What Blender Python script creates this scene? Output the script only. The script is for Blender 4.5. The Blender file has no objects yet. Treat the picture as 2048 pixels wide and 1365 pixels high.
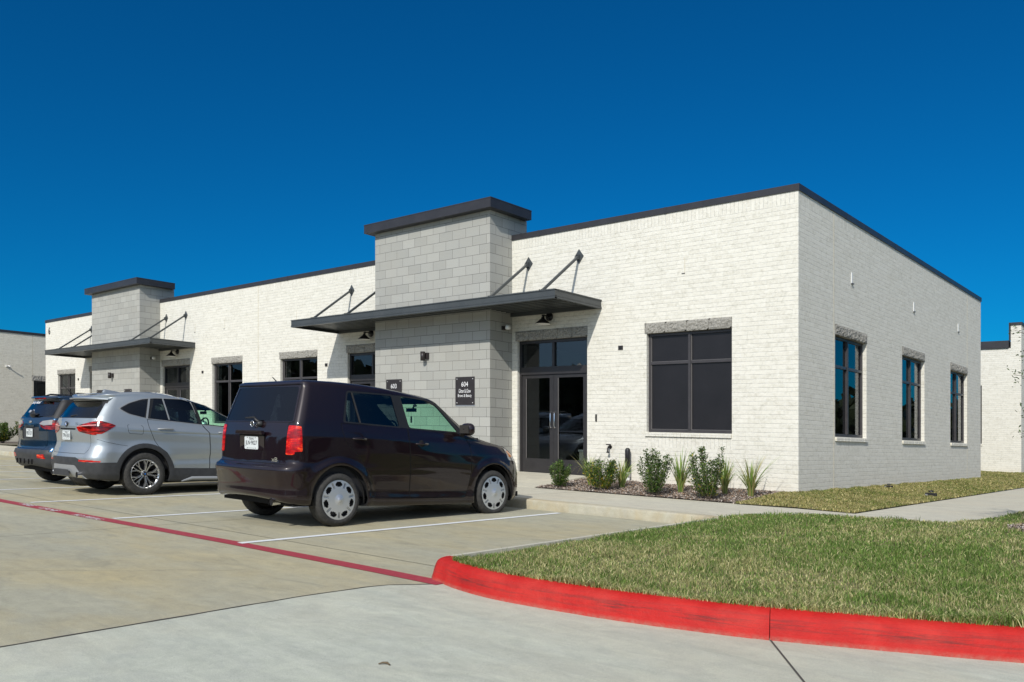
import bpy, bmesh, math, random
import numpy as np
from mathutils import Vector, Matrix
random.seed(7); rng = np.random.default_rng(11)
S = bpy.context.scene
C = S.collection

# ------------------------------------------------------------------ camera, sky, sun, exposure
# The site falls gently towards the right: heights are written for a level site, then sloped at the end.
SA, SB = -0.02112, -0.01835            # site slope (rise per metre along x and y)
CAMX, CAMY, CAMH = 5.482, -13.596, 0.81
cam_d = bpy.data.cameras.new('camera'); cam = bpy.data.objects.new('camera', cam_d); C.objects.link(cam)
cam.location = (CAMX, CAMY, CAMH + SA*CAMX + SB*CAMY)
cam.rotation_euler = (math.radians(90), 0, math.radians(40.97))
cam_d.sensor_width = 36; cam_d.lens = 1663/2048*36; cam_d.shift_y = 191.1/2048
cam_d.clip_start = .05; cam_d.clip_end = 3000
S.camera = cam
W = bpy.data.worlds.new('World'); S.world = W; W.use_nodes = True
wn = W.node_tree.nodes; wl = W.node_tree.links
bg = wn['Background']; bg.inputs['Strength'].default_value = 0.12
sky = wn.new('ShaderNodeTexSky'); sky.sky_type = 'NISHITA'; sky.sun_disc = False
SUN = Vector((.36, -1, .783)).normalized()
sky.sun_elevation = math.asin(SUN.z); sky.sun_rotation = math.atan2(SUN.x, SUN.y)
sky.air_density = 1.0; sky.dust_density = 0.2; sky.ozone_density = 3.5; sky.altitude = 300
mulc = wn.new('ShaderNodeMix'); mulc.data_type = 'RGBA'; mulc.blend_type = 'MULTIPLY'; mulc.inputs[0].default_value = 1
mulc.inputs[7].default_value = (.008, .355, .62, 1)
wl.new(sky.outputs[0], mulc.inputs[6])
# fill glow added to the sky round the sun, behind the camera, to brighten walls
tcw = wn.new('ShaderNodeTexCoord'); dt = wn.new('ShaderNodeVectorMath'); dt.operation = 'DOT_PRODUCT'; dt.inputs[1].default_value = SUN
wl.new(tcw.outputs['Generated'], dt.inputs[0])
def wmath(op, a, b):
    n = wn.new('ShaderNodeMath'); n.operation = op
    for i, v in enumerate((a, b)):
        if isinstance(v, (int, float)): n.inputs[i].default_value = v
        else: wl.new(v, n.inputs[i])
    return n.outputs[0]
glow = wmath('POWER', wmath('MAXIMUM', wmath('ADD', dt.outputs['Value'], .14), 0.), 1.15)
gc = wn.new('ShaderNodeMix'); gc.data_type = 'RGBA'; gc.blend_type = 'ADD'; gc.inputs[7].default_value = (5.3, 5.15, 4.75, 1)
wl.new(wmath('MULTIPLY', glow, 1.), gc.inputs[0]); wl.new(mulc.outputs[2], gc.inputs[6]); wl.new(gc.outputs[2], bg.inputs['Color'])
sd = bpy.data.lights.new('sun', 'SUN'); sd.energy = 3.85; sd.angle = math.radians(.5); sd.color = (1, .958, .885)
so = bpy.data.objects.new('sun', sd); C.objects.link(so); so.rotation_euler = SUN.to_track_quat('Z', 'Y').to_euler()
S.view_settings.view_transform = 'Standard'; S.view_settings.look = 'None'; S.view_settings.exposure = 0; S.view_settings.gamma = 1
S.render.engine = 'CYCLES'; S.cycles.max_bounces = 8; S.cycles.transparent_max_bounces = 12

# ------------------------------------------------------------------ materials
def mat(name, base=(.5,.5,.5), rough=.6, metal=0., spec=.5, coat=0., trans=0., emit=None):
    m = bpy.data.materials.new(name); m.use_nodes = True
    b = m.node_tree.nodes['Principled BSDF']
    b.inputs['Base Color'].default_value = (*base, 1); b.inputs['Roughness'].default_value = rough
    b.inputs['Metallic'].default_value = metal; b.inputs['Specular IOR Level'].default_value = spec
    b.inputs['Coat Weight'].default_value = coat; b.inputs['Coat Roughness'].default_value = .03
    b.inputs['Transmission Weight'].default_value = trans
    return m
class NG:
    """small helper to write node graphs"""
    def __init__(s, m): s.m = m; s.n = m.node_tree.nodes; s.l = m.node_tree.links; s.b = s.n['Principled BSDF']
    def node(s, t, **k):
        n = s.n.new(t)
        for a, v in k.items(): setattr(n, a, v)
        return n
    def link(s, a, b): s.l.new(a, b)
    def coord(s, kind='Object'): return s.node('ShaderNodeTexCoord').outputs[kind]
    def mapping(s, v, scale=(1,1,1), loc=(0,0,0), rot=(0,0,0)):
        n = s.node('ShaderNodeMapping'); s.link(v, n.inputs[0]); n.inputs['Scale'].default_value = scale
        n.inputs['Location'].default_value = loc; n.inputs['Rotation'].default_value = rot; return n.outputs[0]
    def noise(s, v, scale, detail=4, rough=.5, dist=0.):
        n = s.node('ShaderNodeTexNoise'); s.link(v, n.inputs['Vector']); n.inputs['Scale'].default_value = scale
        n.inputs['Detail'].default_value = detail; n.inputs['Roughness'].default_value = rough
        n.inputs['Distortion'].default_value = dist; return n.outputs['Fac']
    def ramp(s, f, stops):
        n = s.node('ShaderNodeValToRGB'); s.link(f, n.inputs[0]); e = n.color_ramp.elements
        while len(e) < len(stops): e.new(.5)
        for i, (p, c) in enumerate(stops):
            e[i].position = p; e[i].color = (*c, 1) if len(c) == 3 else c
        return n.outputs[0]
    def fr(s, f, a, b):
        g = lambda t: (t, t, t)
        return s.ramp(f, [(a, g(0)), (b, g(1))] if a < b else [(b, g(1)), (a, g(0))])
    def mix(s, f, a, b, mode='MIX'):
        n = s.node('ShaderNodeMix', data_type='RGBA', blend_type=mode)
        for i, v in ((0, f), (6, a), (7, b)):
            if isinstance(v, (int, float)): n.inputs[i].default_value = v if i == 0 else (v, v, v, 1)
            elif isinstance(v, tuple): n.inputs[i].default_value = (*v, 1)
            else: s.link(v, n.inputs[i])
        return n.outputs[2]
    def math(s, op, a, b=0., c=0.):
        n = s.node('ShaderNodeMath', operation=op)
        for i, v in enumerate((a, b, c)):
            if isinstance(v, (int, float)): n.inputs[i].default_value = v
            else: s.link(v, n.inputs[i])
        return n.outputs[0]
    def bump(s, h, strength=.3, dist=.01):
        n = s.node('ShaderNodeBump'); n.inputs['Strength'].default_value = strength; n.inputs['Distance'].default_value = dist
        s.link(h, n.inputs['Height']); s.link(n.outputs[0], s.b.inputs['Normal'])
    def base(s, c): s.link(c, s.b.inputs['Base Color'])
    def rough(s, c): s.link(c, s.b.inputs['Roughness'])

def brick_mat(name, rot=False, tint=(1,1,1)):
    m = mat(name, rough=.85); g = NG(m)
    uv = g.coord('UV')
    v = g.mapping(uv, rot=(0,0,math.radians(90))) if rot else uv
    wob = g.node('ShaderNodeVectorMath', operation='ADD')
    nz = g.node('ShaderNodeTexNoise'); g.link(uv, nz.inputs['Vector']); nz.inputs['Scale'].default_value = 6; nz.inputs['Detail'].default_value = 3
    sc = g.node('ShaderNodeVectorMath', operation='SCALE'); sc.inputs['Scale'].default_value = .010
    sb = g.node('ShaderNodeVectorMath', operation='SUBTRACT'); sb.inputs[1].default_value = (.5,.5,.5)
    g.link(nz.outputs['Color'], sb.inputs[0]); g.link(sb.outputs[0], sc.inputs[0]); g.link(v, wob.inputs[0]); g.link(sc.outputs[0], wob.inputs[1])
    v2 = wob.outputs[0]
    br = g.node('ShaderNodeTexBrick'); g.link(v2, br.inputs['Vector'])
    br.inputs['Scale'].default_value = 1; br.inputs['Brick Width'].default_value = .2286; br.inputs['Row Height'].default_value = .0767
    br.inputs['Mortar Size'].default_value = .0062; br.inputs['Mortar Smooth'].default_value = .35; br.inputs['Bias'].default_value = 0
    br.inputs['Color1'].default_value = (.70,.675,.59,1); br.inputs['Color2'].default_value = (.60,.575,.49,1); br.inputs['Mortar'].default_value = (.67,.66,.60,1)
    big = g.fr(g.noise(uv, 1.3, 3, .6), .35, .7)
    wash = g.fr(g.noise(g.mapping(uv, (1,1.4,1)), 19, 7, .72, .6), .40, .62)
    c = g.mix(g.math('MULTIPLY', wash, .7), br.outputs['Color'], (.765,.745,.67))
    tan = g.fr(g.noise(uv, 9, 6, .7, .8), .52, .70)
    c = g.mix(g.math('MULTIPLY', tan, .6), c, (.45,.43,.35))
    c = g.mix(g.math('MULTIPLY', big, .10), c, (.66,.65,.61))
    # thin open joint along each course
    sx = g.node('ShaderNodeSeparateXYZ'); g.link(v2, sx.inputs[0])
    fy = g.math('FRACT', g.math('DIVIDE', sx.outputs[1], .0767))
    ln = g.math('MULTIPLY', g.math('LESS_THAN', g.math('ABSOLUTE', g.math('SUBTRACT', fy, .035)), .042), g.fr(g.noise(g.mapping(uv,(1,3,1)), 5, 4, .7), .36, .56))
    c = g.mix(g.math('MULTIPLY', ln, .62), c, (.24,.225,.19))
    stk = g.fr(g.noise(g.mapping(uv, (5,.35,1)), 1.4, 5, .7), .60, .80)
    c = g.mix(g.math('MULTIPLY', stk, .22), c, (.50,.48,.40))
    # ground splash: damp dirt near the foot of the wall
    suv = g.node('ShaderNodeSeparateXYZ'); g.link(uv, suv.inputs[0])
    low = g.math('MULTIPLY', g.fr(suv.outputs[1], .35, .0), g.noise(uv, 4, 4, .7))
    c = g.mix(g.math('MULTIPLY', low, .35), c, (.68,.60,.48))
    c = g.mix(1., c, tint, 'MULTIPLY')
    g.base(c)
    h = g.math('ADD', g.math('MULTIPLY', br.outputs['Fac'], -.6), g.math('MULTIPLY', g.noise(uv, 60, 5, .7), .8))
    h = g.math('SUBTRACT', h, g.math('MULTIPLY', ln, 1.2))
    g.bump(h, .55, .006)
    return m
def cmu_mat():
    m = mat('concrete block', rough=.9); g = NG(m); uv = g.coord('UV')
    br = g.node('ShaderNodeTexBrick'); g.link(g.mapping(uv, loc=(.12,.01,0)), br.inputs['Vector'])
    br.inputs['Scale'].default_value = 1; br.inputs['Brick Width'].default_value = .4064; br.inputs['Row Height'].default_value = .2032
    br.inputs['Mortar Size'].default_value = .0042; br.inputs['Mortar Smooth'].default_value = .15
    br.inputs['Color1'].default_value = (.415,.415,.385,1); br.inputs['Color2'].default_value = (.345,.345,.32,1); br.inputs['Mortar'].default_value = (.11,.11,.11,1)
    sp = g.noise(uv, 110, 3, .8)
    c = g.mix(g.fr(sp, .35, .7), g.mix(1., br.outputs['Color'], (.80,.80,.80), 'MULTIPLY'), g.mix(1., br.outputs['Color'], (1.12,1.12,1.1), 'MULTIPLY'))
    c = g.mix(g.math('MULTIPLY', g.fr(g.noise(uv, 1.4, 6, .7), .4, .7), .4), c, (.36,.345,.30))
    g.base(c); g.bump(g.math('ADD', g.math('MULTIPLY', br.outputs['Fac'], -1.), g.math('MULTIPLY', sp, .3)), .5, .006)
    return m
def rock_mat(name, a, b):
    m = mat(name, rough=.95); g = NG(m); o = g.coord('Object')
    n = g.noise(o, 38, 6, .75, .4)
    g.base(g.ramp(n, [(.3, a), (.62, b)])); g.bump(n, 1., .03); return m
def concrete_mat(name, c0, c1, stain, stain_amt=.6, dark_amt=.5, scale=1.):
    m = mat(name, rough=.88); g = NG(m); o = g.coord('Object')
    big = g.noise(g.mapping(o, (.28*scale,.55*scale,1)), 1., 6, .62, .6)
    med = g.noise(g.mapping(o, (.7,1.9,1)), 1.1, 7, .68, 1.2)
    fine = g.noise(o, 170, 3, .8); mid = g.noise(o, 9, 6, .75)
    c = g.mix(g.fr(mid, .3, .7), c0, c1)
    c = g.mix(g.math('MULTIPLY', g.fr(big, .42, .68), stain_amt), c, stain)
    c = g.mix(g.math('MULTIPLY', g.fr(med, .55, .78), dark_amt), c, tuple(v*.62 for v in c0))
    c = g.mix(g.math('MULTIPLY', g.fr(g.noise(o, 46, 2, .5), .68, .74), .35), c, tuple(v*.55 for v in c0))
    blot = g.noise(g.mapping(o, (1.3,2.6,1)), 2.2, 9, .78, .8)
    c = g.mix(g.fr(blot, .30, .72), g.mix(1., c, (.80,.80,.82), 'MULTIPLY'), g.mix(1., c, (1.08,1.07,1.04), 'MULTIPLY'))
    stk = g.noise(g.mapping(o, (.22,3.2,1)), 1., 6, .75, .5)
    c = g.mix(g.fr(stk, .40, .66), g.mix(1., c, (.90,.90,.91), 'MULTIPLY'), c)
    vo = g.node('ShaderNodeTexVoronoi'); g.link(g.mapping(o, (1,1,0.)), vo.inputs['Vector']); vo.inputs['Scale'].default_value = 2.1
    sv = g.node('ShaderNodeSeparateXYZ'); g.link(vo.outputs['Color'], sv.inputs[0])
    spot = g.math('MULTIPLY', g.fr(g.math('ADD', vo.outputs['Distance'], g.math('MULTIPLY', g.noise(o, 40, 2, .5), .05)), .075, .045), g.math('GREATER_THAN', sv.outputs[0], .62))
    c = g.mix(g.math('MULTIPLY', spot, .38), c, tuple(v*.42 for v in c0))
    c = g.mix(.45, c, fine, 'OVERLAY')
    g.base(c); g.bump(g.math('ADD', fine, g.math('MULTIPLY', mid, 1.)), .25, .004); return m
def flat_noise(name, a, b, scale=20, rough=.6, metal=0, bump=0., coat=0.):
    m = mat(name, a, rough, metal, coat=coat); g = NG(m); o = g.coord('Object')
    n = g.noise(o, scale, 5, .65); g.base(g.ramp(n, [(.32, a), (.68, b)]))
    if bump: g.bump(n, bump, .005)
    return m
def attr_mat(name, rough=.6, trans=.25, spec=.3):
    m = mat(name, rough=rough, spec=spec); g = NG(m)
    a = g.node('ShaderNodeAttribute'); a.attribute_name = 'col'
    g.base(a.outputs['Color'])
    if trans:
        t = g.node('ShaderNodeBsdfTranslucent'); g.link(a.outputs['Color'], t.inputs[0])
        mx = g.node('ShaderNodeMixShader'); mx.inputs[0].default_value = trans
        out = g.n['Material Output']; g.link(g.b.outputs[0], mx.inputs[1]); g.link(t.outputs[0], mx.inputs[2]); g.link(mx.outputs[0], out.inputs[0])
    return m
def paint_mat(name, base, metal=.6, rough=.35, flake=.1, dusty=0.):
    m = mat(name, base, rough, metal, coat=1., spec=.15); g = NG(m); o = g.coord('Object')
    n = g.noise(o, 900, 2, .5)
    c = g.ramp(n, [(.3, tuple(v*(1-flake) for v in base)), (.7, tuple(min(1, v*(1+flake)) for v in base))])
    if dusty:
        sx = g.node('ShaderNodeSeparateXYZ'); g.link(o, sx.inputs[0])
        low = g.math('MULTIPLY', g.fr(sx.outputs[2], .75, .2), g.fr(g.noise(o, 6, 6, .7), .3, .8))
        c = g.mix(g.math('MULTIPLY', low, dusty), c, (.22,.20,.17))
    g.base(c)
    cn = g.noise(o, 5, 2, .5); bp = g.node('ShaderNodeBump'); bp.inputs['Strength'].default_value = .02; bp.inputs['Distance'].default_value = .01
    g.link(cn, bp.inputs['Height']); g.link(bp.outputs[0], g.b.inputs['Coat Normal'])
    return m
def glass_mat(name, tint, alpha, refl=.055):
    """thin tinted pane: fresnel mirror over a coloured see-through sheet"""
    m = bpy.data.materials.new(name); m.use_nodes = True; n = m.node_tree.nodes; l = m.node_tree.links
    n.remove(n['Principled BSDF'])
    ge = n.new('ShaderNodeNewGeometry'); dp = n.new('ShaderNodeVectorMath'); dp.operation = 'DOT_PRODUCT'
    l.new(ge.outputs['Normal'], dp.inputs[0]); l.new(ge.outputs['Incoming'], dp.inputs[1])
    def mt(op, a, b=0.):
        k = n.new('ShaderNodeMath'); k.operation = op
        for i, v in enumerate((a, b)):
            if isinstance(v, (int, float)): k.inputs[i].default_value = v
            else: l.new(v, k.inputs[i])
        return k.outputs[0]
    fres = mt('ADD', mt('MULTIPLY', mt('POWER', mt('SUBTRACT', 1., mt('ABSOLUTE', dp.outputs['Value'])), 5.), .9), refl)
    tr = n.new('ShaderNodeBsdfTransparent'); tr.inputs[0].default_value = (*[t*alpha for t in tint], 1)
    gl = n.new('ShaderNodeBsdfGlossy'); gl.inputs['Roughness'].default_value = .01; gl.inputs['Color'].default_value = (.95,.97,1,1)
    mx = n.new('ShaderNodeMixShader'); l.new(fres, mx.inputs[0]); l.new(tr.outputs[0], mx.inputs[1]); l.new(gl.outputs[0], mx.inputs[2])
    l.new(mx.outputs[0], n['Material Output'].inputs[0]); return m

M = {}
M['brick'] = brick_mat('white washed brick'); M['soldier'] = brick_mat('soldier course brick', True)
M['brick2'] = brick_mat('plain brick', tint=(.97,.95,.90))
M['cmu'] = cmu_mat()
M['rock'] = rock_mat('split face block', (.13,.125,.11), (.46,.44,.39))
M['bronze'] = flat_noise('dark bronze metal', (.022,.0215,.025), (.032,.031,.035), 3, .42)
M['canopy'] = flat_noise('grey painted steel', (.050,.056,.058), (.063,.069,.071), 3, .38)
M['frame'] = flat_noise('dark window frame', (.040,.037,.039), (.054,.050,.052), 8, .38)
M['doorframe'] = flat_noise('dark door frame', (.022,.0205,.0215), (.031,.029,.030), 8, .38)
M['lit_edge'] = mat('painted sunlit edge', (.16,.15,.145), .4)  # pale colour painting sunlight on the inner faces of frame bars
M['pane'] = glass_mat('tinted window glass', (.6,.64,.66), .62, .055)
M['doorpane'] = glass_mat('door glass', (.75,.8,.8), .8)
M['screen'] = flat_noise('woven screen', (.0065,.006,.0075), (.011,.010,.012), 2.5, .42)
M['room'] = mat('dim room', (.16,.15,.14), .95)
M['curtain'] = mat('curtain', (.6,.57,.5), .9)
M['sealant'] = mat('sealant', (.55,.50,.38), .8)
M['conc_old'] = concrete_mat('weathered tan concrete', (.385,.372,.275), (.435,.42,.315), (.48,.405,.225), .85, .75)
M['conc_new'] = concrete_mat('pale new concrete', (.475,.50,.41), (.55,.57,.48), (.52,.485,.37), .6, .42, .8)
M['conc_walk'] = concrete_mat('walk concrete', (.55,.525,.42), (.60,.575,.465), (.56,.50,.38), .5, .12, 1.6)
M['conc_kerb'] = concrete_mat('kerb concrete', (.42,.40,.30), (.50,.48,.39), (.46,.36,.20), .8, .3, 6)
M['white_paint'] = flat_noise('white line paint', (.66,.68,.68), (.76,.78,.78), 30, .7)
def red_line():
    m = flat_noise('faded red line paint', (.31,.028,.042), (.37,.05,.065), 25, .7); return m
M['red_line'] = red_line()
def red_curb():
    m = mat('red kerb paint', rough=.6, spec=.25); g = NG(m); o = g.coord('Object')
    c = g.ramp(g.noise(o, 7, 6, .7), [(.3, (.39,.009,.008)), (.7, (.50,.016,.012))])
    # tyre scuffs along the face, dirt at the foot, chips down to the concrete
    sx = g.node('ShaderNodeSeparateXYZ'); g.link(g.coord('UV'), sx.inputs[0]); zz = sx.outputs[1]; along = sx.outputs[0]
    band = g.math('MULTIPLY', g.fr(zz, .03, .08), g.fr(zz, .155, .10))
    w = g.math('MULTIPLY', g.fr(g.noise(g.mapping(g.coord('UV'), (1.1,26,1)), 1.6, 7, .8, .4), .47, .62), band)
    c = g.mix(g.math('MULTIPLY', w, .8), c, (.06,.022,.02))
    w1 = g.math('MULTIPLY', g.fr(g.noise(g.mapping(g.coord('UV'), (30,6,1)), 1.5, 5, .8), .56, .70), band)
    c = g.mix(g.math('MULTIPLY', w1, .35), c, (.13,.03,.025))
    dirt = g.math('MULTIPLY', g.fr(zz, .03, .0), g.fr(g.noise(o, 20, 6, .8), .30, .62))
    c = g.mix(g.math('MULTIPLY', dirt, .7), c, (.30,.20,.15))
    chip = g.fr(g.noise(o, 34, 5, .75), .70, .72)
    c = g.mix(g.math('MULTIPLY', chip, g.math('ADD', .25, g.fr(zz, .05, .0))), c, (.52,.46,.38))
    fade = g.fr(g.noise(o, 2.2, 6, .7), .42, .66)
    c = g.mix(g.math('MULTIPLY', fade, .28), c, (.56,.075,.055))
    g.base(c); g.bump(g.math('ADD', g.noise(o, 70, 5, .75), g.math('MULTIPLY', g.noise(o, 13, 5, .65), 1.6)), .6, .007); return m
M['red_curb'] = red_curb()
M['joint'] = mat('joint', (.07,.065,.055), .95)
M['soil'] = flat_noise('thatch and soil', (.10,.09,.045), (.19,.17,.08), 30, .95, bump=.5)
M['mulchbase'] = flat_noise('mulch bed', (.07,.055,.045), (.22,.18,.15), 40, .95, bump=1.)
M['farground'] = flat_noise('far ground', (.16,.17,.09), (.22,.21,.12), .2, .95)
M['blade'] = attr_mat('grass blades', .55, .35); M['leaf'] = attr_mat('leaves', .42, .25, .5); M['chip'] = attr_mat('chips', .9, 0)
M['bark'] = flat_noise('bark', (.10,.08,.06), (.22,.18,.14), 30, .9, bump=.8)
M['black'] = mat('black plastic', (.012,.012,.013), .5); M['blackmetal'] = mat('black enamel', (.012,.012,.013), .3)
M['white'] = mat('white enamel', (.75,.75,.72), .4); M['plaque'] = flat_noise('dark brown plaque', (.022,.018,.018), (.030,.025,.025), 10, .45)
M['lettering'] = mat('lettering', (.8,.8,.8), .5); M['chrome'] = mat('chrome', (.75,.76,.78), .12, 1.)
M['blue'] = mat('blue tape', (.01,.16,.55), .5); M['galv'] = mat('galvanised', (.5,.5,.5), .4, .8)
M['yellow'] = mat('x', (.5,.4,.02))
# vehicles
M['plum'] = paint_mat('dark plum paint', (.0085,.0026,.0045), .15, .35, .3, .05)
M['silver'] = paint_mat('silver blue paint', (.40,.44,.46), .7, .42, .06, .3)
M['navy'] = paint_mat('deep blue paint', (.003,.026,.062), .5, .3, .2)
M['cladding'] = flat_noise('grey bumper plastic', (.026,.028,.031), (.042,.044,.047), 12, .55)
M['skid'] = mat('satin silver trim', (.33,.345,.355), .5, .4)
M['seam'] = mat('panel gap', (.003,.003,.003), .9)
M['rubber'] = flat_noise('tyre rubber', (.022,.022,.021), (.05,.048,.044), 25, .85, bump=.3)
M['hubcap'] = mat('silver wheel cover', (.58,.60,.62), .33, .65, coat=.2); M['alloy'] = mat('machined alloy', (.55,.55,.54), .25, .85)
M['alloy_dark'] = mat('grey alloy', (.13,.13,.13), .4, .6)
M['disc'] = mat('brake disc', (.07,.065,.06), .5, .6)
M['privacy'] = glass_mat('dark privacy glass', (.35,.42,.48), .22); M['clear'] = glass_mat('green tinted glass', (.68,.95,.80), .93)
M['cabin'] = mat('cabin trim', (.012,.012,.014), .85); M['seat'] = mat('seat cloth', (.02,.02,.022), .9)
def lamp_mat():
    m = mat('red lamp lens', (.5,.006,.004), .2, 0, .4, coat=.4); g = NG(m); o = g.coord('Object')
    v = g.node('ShaderNodeTexVoronoi'); g.link(o, v.inputs['Vector']); v.inputs['Scale'].default_value = 55
    n = g.noise(g.mapping(o, (1,1,3)), 7, 3, .6)
    c = g.ramp(n, [(.38, (.22,.002,.002)), (.56, (.55,.004,.003)), (.66, (.95,.10,.02))])
    g.base(g.mix(.12, c, v.outputs['Distance'], 'OVERLAY')); g.bump(v.outputs['Distance'], .3, .004); return m
M['lamp'] = lamp_mat(); M['lampdark'] = mat('dark red lens', (.12,.0015,.002), .2, 0, .3, coat=.3)
def lamp2():
    m = mat('layered dark lens', (.2,.002,.002), .15, 0, .3, coat=.4); g = NG(m); o = g.coord('Object')
    n = g.noise(g.mapping(o, (2,2,9)), 2.6, 3, .6)
    g.base(g.ramp(n, [(.40, (.05,.0006,.0008)), (.50, (.20,.002,.002)), (.60, (.50,.012,.006)), (.66, (.10,.001,.001))])); return m
M['lampdark'] = lamp2(); M['lampclear'] = mat('clear lens', (.30,.28,.26), .1, 0, .6, coat=1.); M['amber'] = mat('amber lens', (.62,.22,.05), .15, coat=1.)

# ------------------------------------------------------------------ mesh helpers
class MB:
    def __init__(s): s.v = []; s.f = []; s.m = []; s.mats = []; s.sm = []
    def mi(s, m):
        if m not in s.mats: s.mats.append(m)
        return s.mats.index(m)
    def add(s, vs, fs, m, smooth=False):
        o = len(s.v); s.v += [tuple(p) for p in vs]
        for f in fs: s.f.append(tuple(o+i for i in f)); s.m.append(s.mi(m)); s.sm.append(smooth)
        return s
    def box(s, a, b, m):
        (x0,y0,z0),(x1,y1,z1) = a, b
        x0,x1=sorted((x0,x1)); y0,y1=sorted((y0,y1)); z0,z1=sorted((z0,z1))
        v = [(x0,y0,z0),(x1,y0,z0),(x1,y1,z0),(x0,y1,z0),(x0,y0,z1),(x1,y0,z1),(x1,y1,z1),(x0,y1,z1)]
        return s.add(v, [(0,3,2,1),(4,5,6,7),(0,1,5,4),(1,2,6,5),(2,3,7,6),(3,0,4,7)], m)
    def bar(s, p, q, w, h, m, up=(0,0,1)):
        p=Vector(p); q=Vector(q); d=(q-p).normalized(); u=Vector(up); r=d.cross(u)
        if r.length<1e-4: r=d.cross(Vector((0,1,0)))
        r.normalize(); u=r.cross(d); r*=w/2; u*=h/2
        v=[p-r-u,p+r-u,p+r+u,p-r+u,q-r-u,q+r-u,q+r+u,q-r+u]
        return s.add(v,[(3,2,1,0),(4,5,6,7),(0,1,5,4),(1,2,6,5),(2,3,7,6),(3,0,4,7)],m)
    def tube(s, pts, rad, m, n=10, cap=True):
        pts=[Vector(p) for p in pts]; rs = rad if isinstance(rad,(list,tuple)) else [rad]*len(pts)
        vs=[]; 
        for i,p in enumerate(pts):
            d=(pts[min(i+1,len(pts)-1)]-pts[max(i-1,0)]).normalized(); a=Vector((0,0,1)) if abs(d.z)<.9 else Vector((1,0,0))
            r=d.cross(a).normalized(); u=r.cross(d)
            for k in range(n): t=2*math.pi*k/n; vs.append(p+(r*math.cos(t)+u*math.sin(t))*rs[i])
        fs=[(i*n+k,i*n+(k+1)%n,(i+1)*n+(k+1)%n,(i+1)*n+k) for i in range(len(pts)-1) for k in range(n)]
        s.add(vs,fs,m,True)
        if cap:
            s.add(vs[:n],[tuple(range(n))],m); s.add(vs[-n:],[tuple(reversed(range(n)))],m)
        return s
    def lathe(s, prof, m, n=32, T=Matrix(), smooth=True):
        """prof: (radius, height) pairs about local z"""
        vs=[T@Vector((r*math.cos(2*math.pi*k/n), r*math.sin(2*math.pi*k/n), z)) for r,z in prof for k in range(n)]
        fs=[(i*n+k,i*n+(k+1)%n,(i+1)*n+(k+1)%n,(i+1)*n+k) for i in range(len(prof)-1) for k in range(n)]
        return s.add(vs,fs,m,smooth)
    def prism(s, poly, T, h, m):
        """poly (x,y) extruded 0..h along local z by matrix T"""
        n=len(poly); vs=[T@Vector((x,y,0)) for x,y in poly]+[T@Vector((x,y,h)) for x,y in poly]
        return s.add(vs,[tuple(reversed(range(n))),tuple(range(n,2*n))]+[(i,(i+1)%n,n+(i+1)%n,n+i) for i in range(n)],m)
    def build(s, name, parent=None, uv=False, loc=None):
        me=bpy.data.meshes.new(name); me.from_pydata(s.v,[],s.f)
        for m in s.mats: me.materials.append(m)
        me.polygons.foreach_set('material_index', s.m); me.polygons.foreach_set('use_smooth', s.sm)
        if uv:
            ul=me.uv_layers.new(name='UVMap'); co=[v.co for v in me.vertices]; arr=np.zeros((len(me.loops),2))
            for p in me.polygons:
                n=p.normal; ax,ay,az=abs(n.x),abs(n.y),abs(n.z)
                for li in p.loop_indices:
                    c=co[me.loops[li].vertex_index]
                    arr[li]=(c.x,c.y) if az>ax and az>ay else ((c.y,c.z) if ax>ay else (c.x,c.z))
            ul.data.foreach_set('uv', arr.ravel())
        me.update()
        o=bpy.data.objects.new(name,me); C.objects.link(o)
        if parent: o.parent=parent
        if loc: o.location=loc
        return o
def tag(o, label, cat, group=None):
    o['label']=label; o['category']=cat
    if group: o['group']=group
    return o
def struct(o, k='structure'): o['kind']=k; return o
def empty(name, loc=(0,0,0), rz=0.):
    o=bpy.data.objects.new(name,None); C.objects.link(o); o.location=loc; o.rotation_euler=(0,0,rz); o.empty_display_size=.3; return o
def text_mesh(name, body, m, parent, T, w, h, depth=.002, shear=0., bold=0.):
    """lettering fitted to w x h, drawn in local xy by matrix T (x right, y up, z out)"""
    cu=bpy.data.curves.new(name,'FONT'); cu.body=body; cu.size=1; cu.extrude=.0; cu.align_x='CENTER'; cu.shear=shear; cu.offset=bold; cu.resolution_u=3
    to=bpy.data.objects.new(name,cu); C.objects.link(to); dg=bpy.context.evaluated_depsgraph_get()
    me=bpy.data.meshes.new_from_object(to.evaluated_get(dg)); bpy.data.objects.remove(to); bpy.data.curves.remove(cu)
    co=np.array([v.co[:] for v in me.vertices]); mn=co.min(0); mx=co.max(0); c=(mn+mx)/2; sz=np.maximum(mx-mn,1e-6)
    for v in me.vertices: v.co=T@Vector(((v.co.x-c[0])/sz[0]*w,(v.co.y-c[1])/sz[1]*h,depth))
    me.materials.clear(); me.materials.append(m); me.name=name
    o=bpy.data.objects.new(name,me); C.objects.link(o); o.parent=parent; return o
def face_T(x,y,z):   # a sheet facing -y, x to the right
    return Matrix(((1,0,0,x),(0,0,-1,y),(0,1,0,z),(0,0,0,1)))
def face_X(x,y,z):   # a sheet facing +x, y to the right
    return Matrix(((0,0,1,x),(1,0,0,y),(0,1,0,z),(0,0,0,1)))
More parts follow.
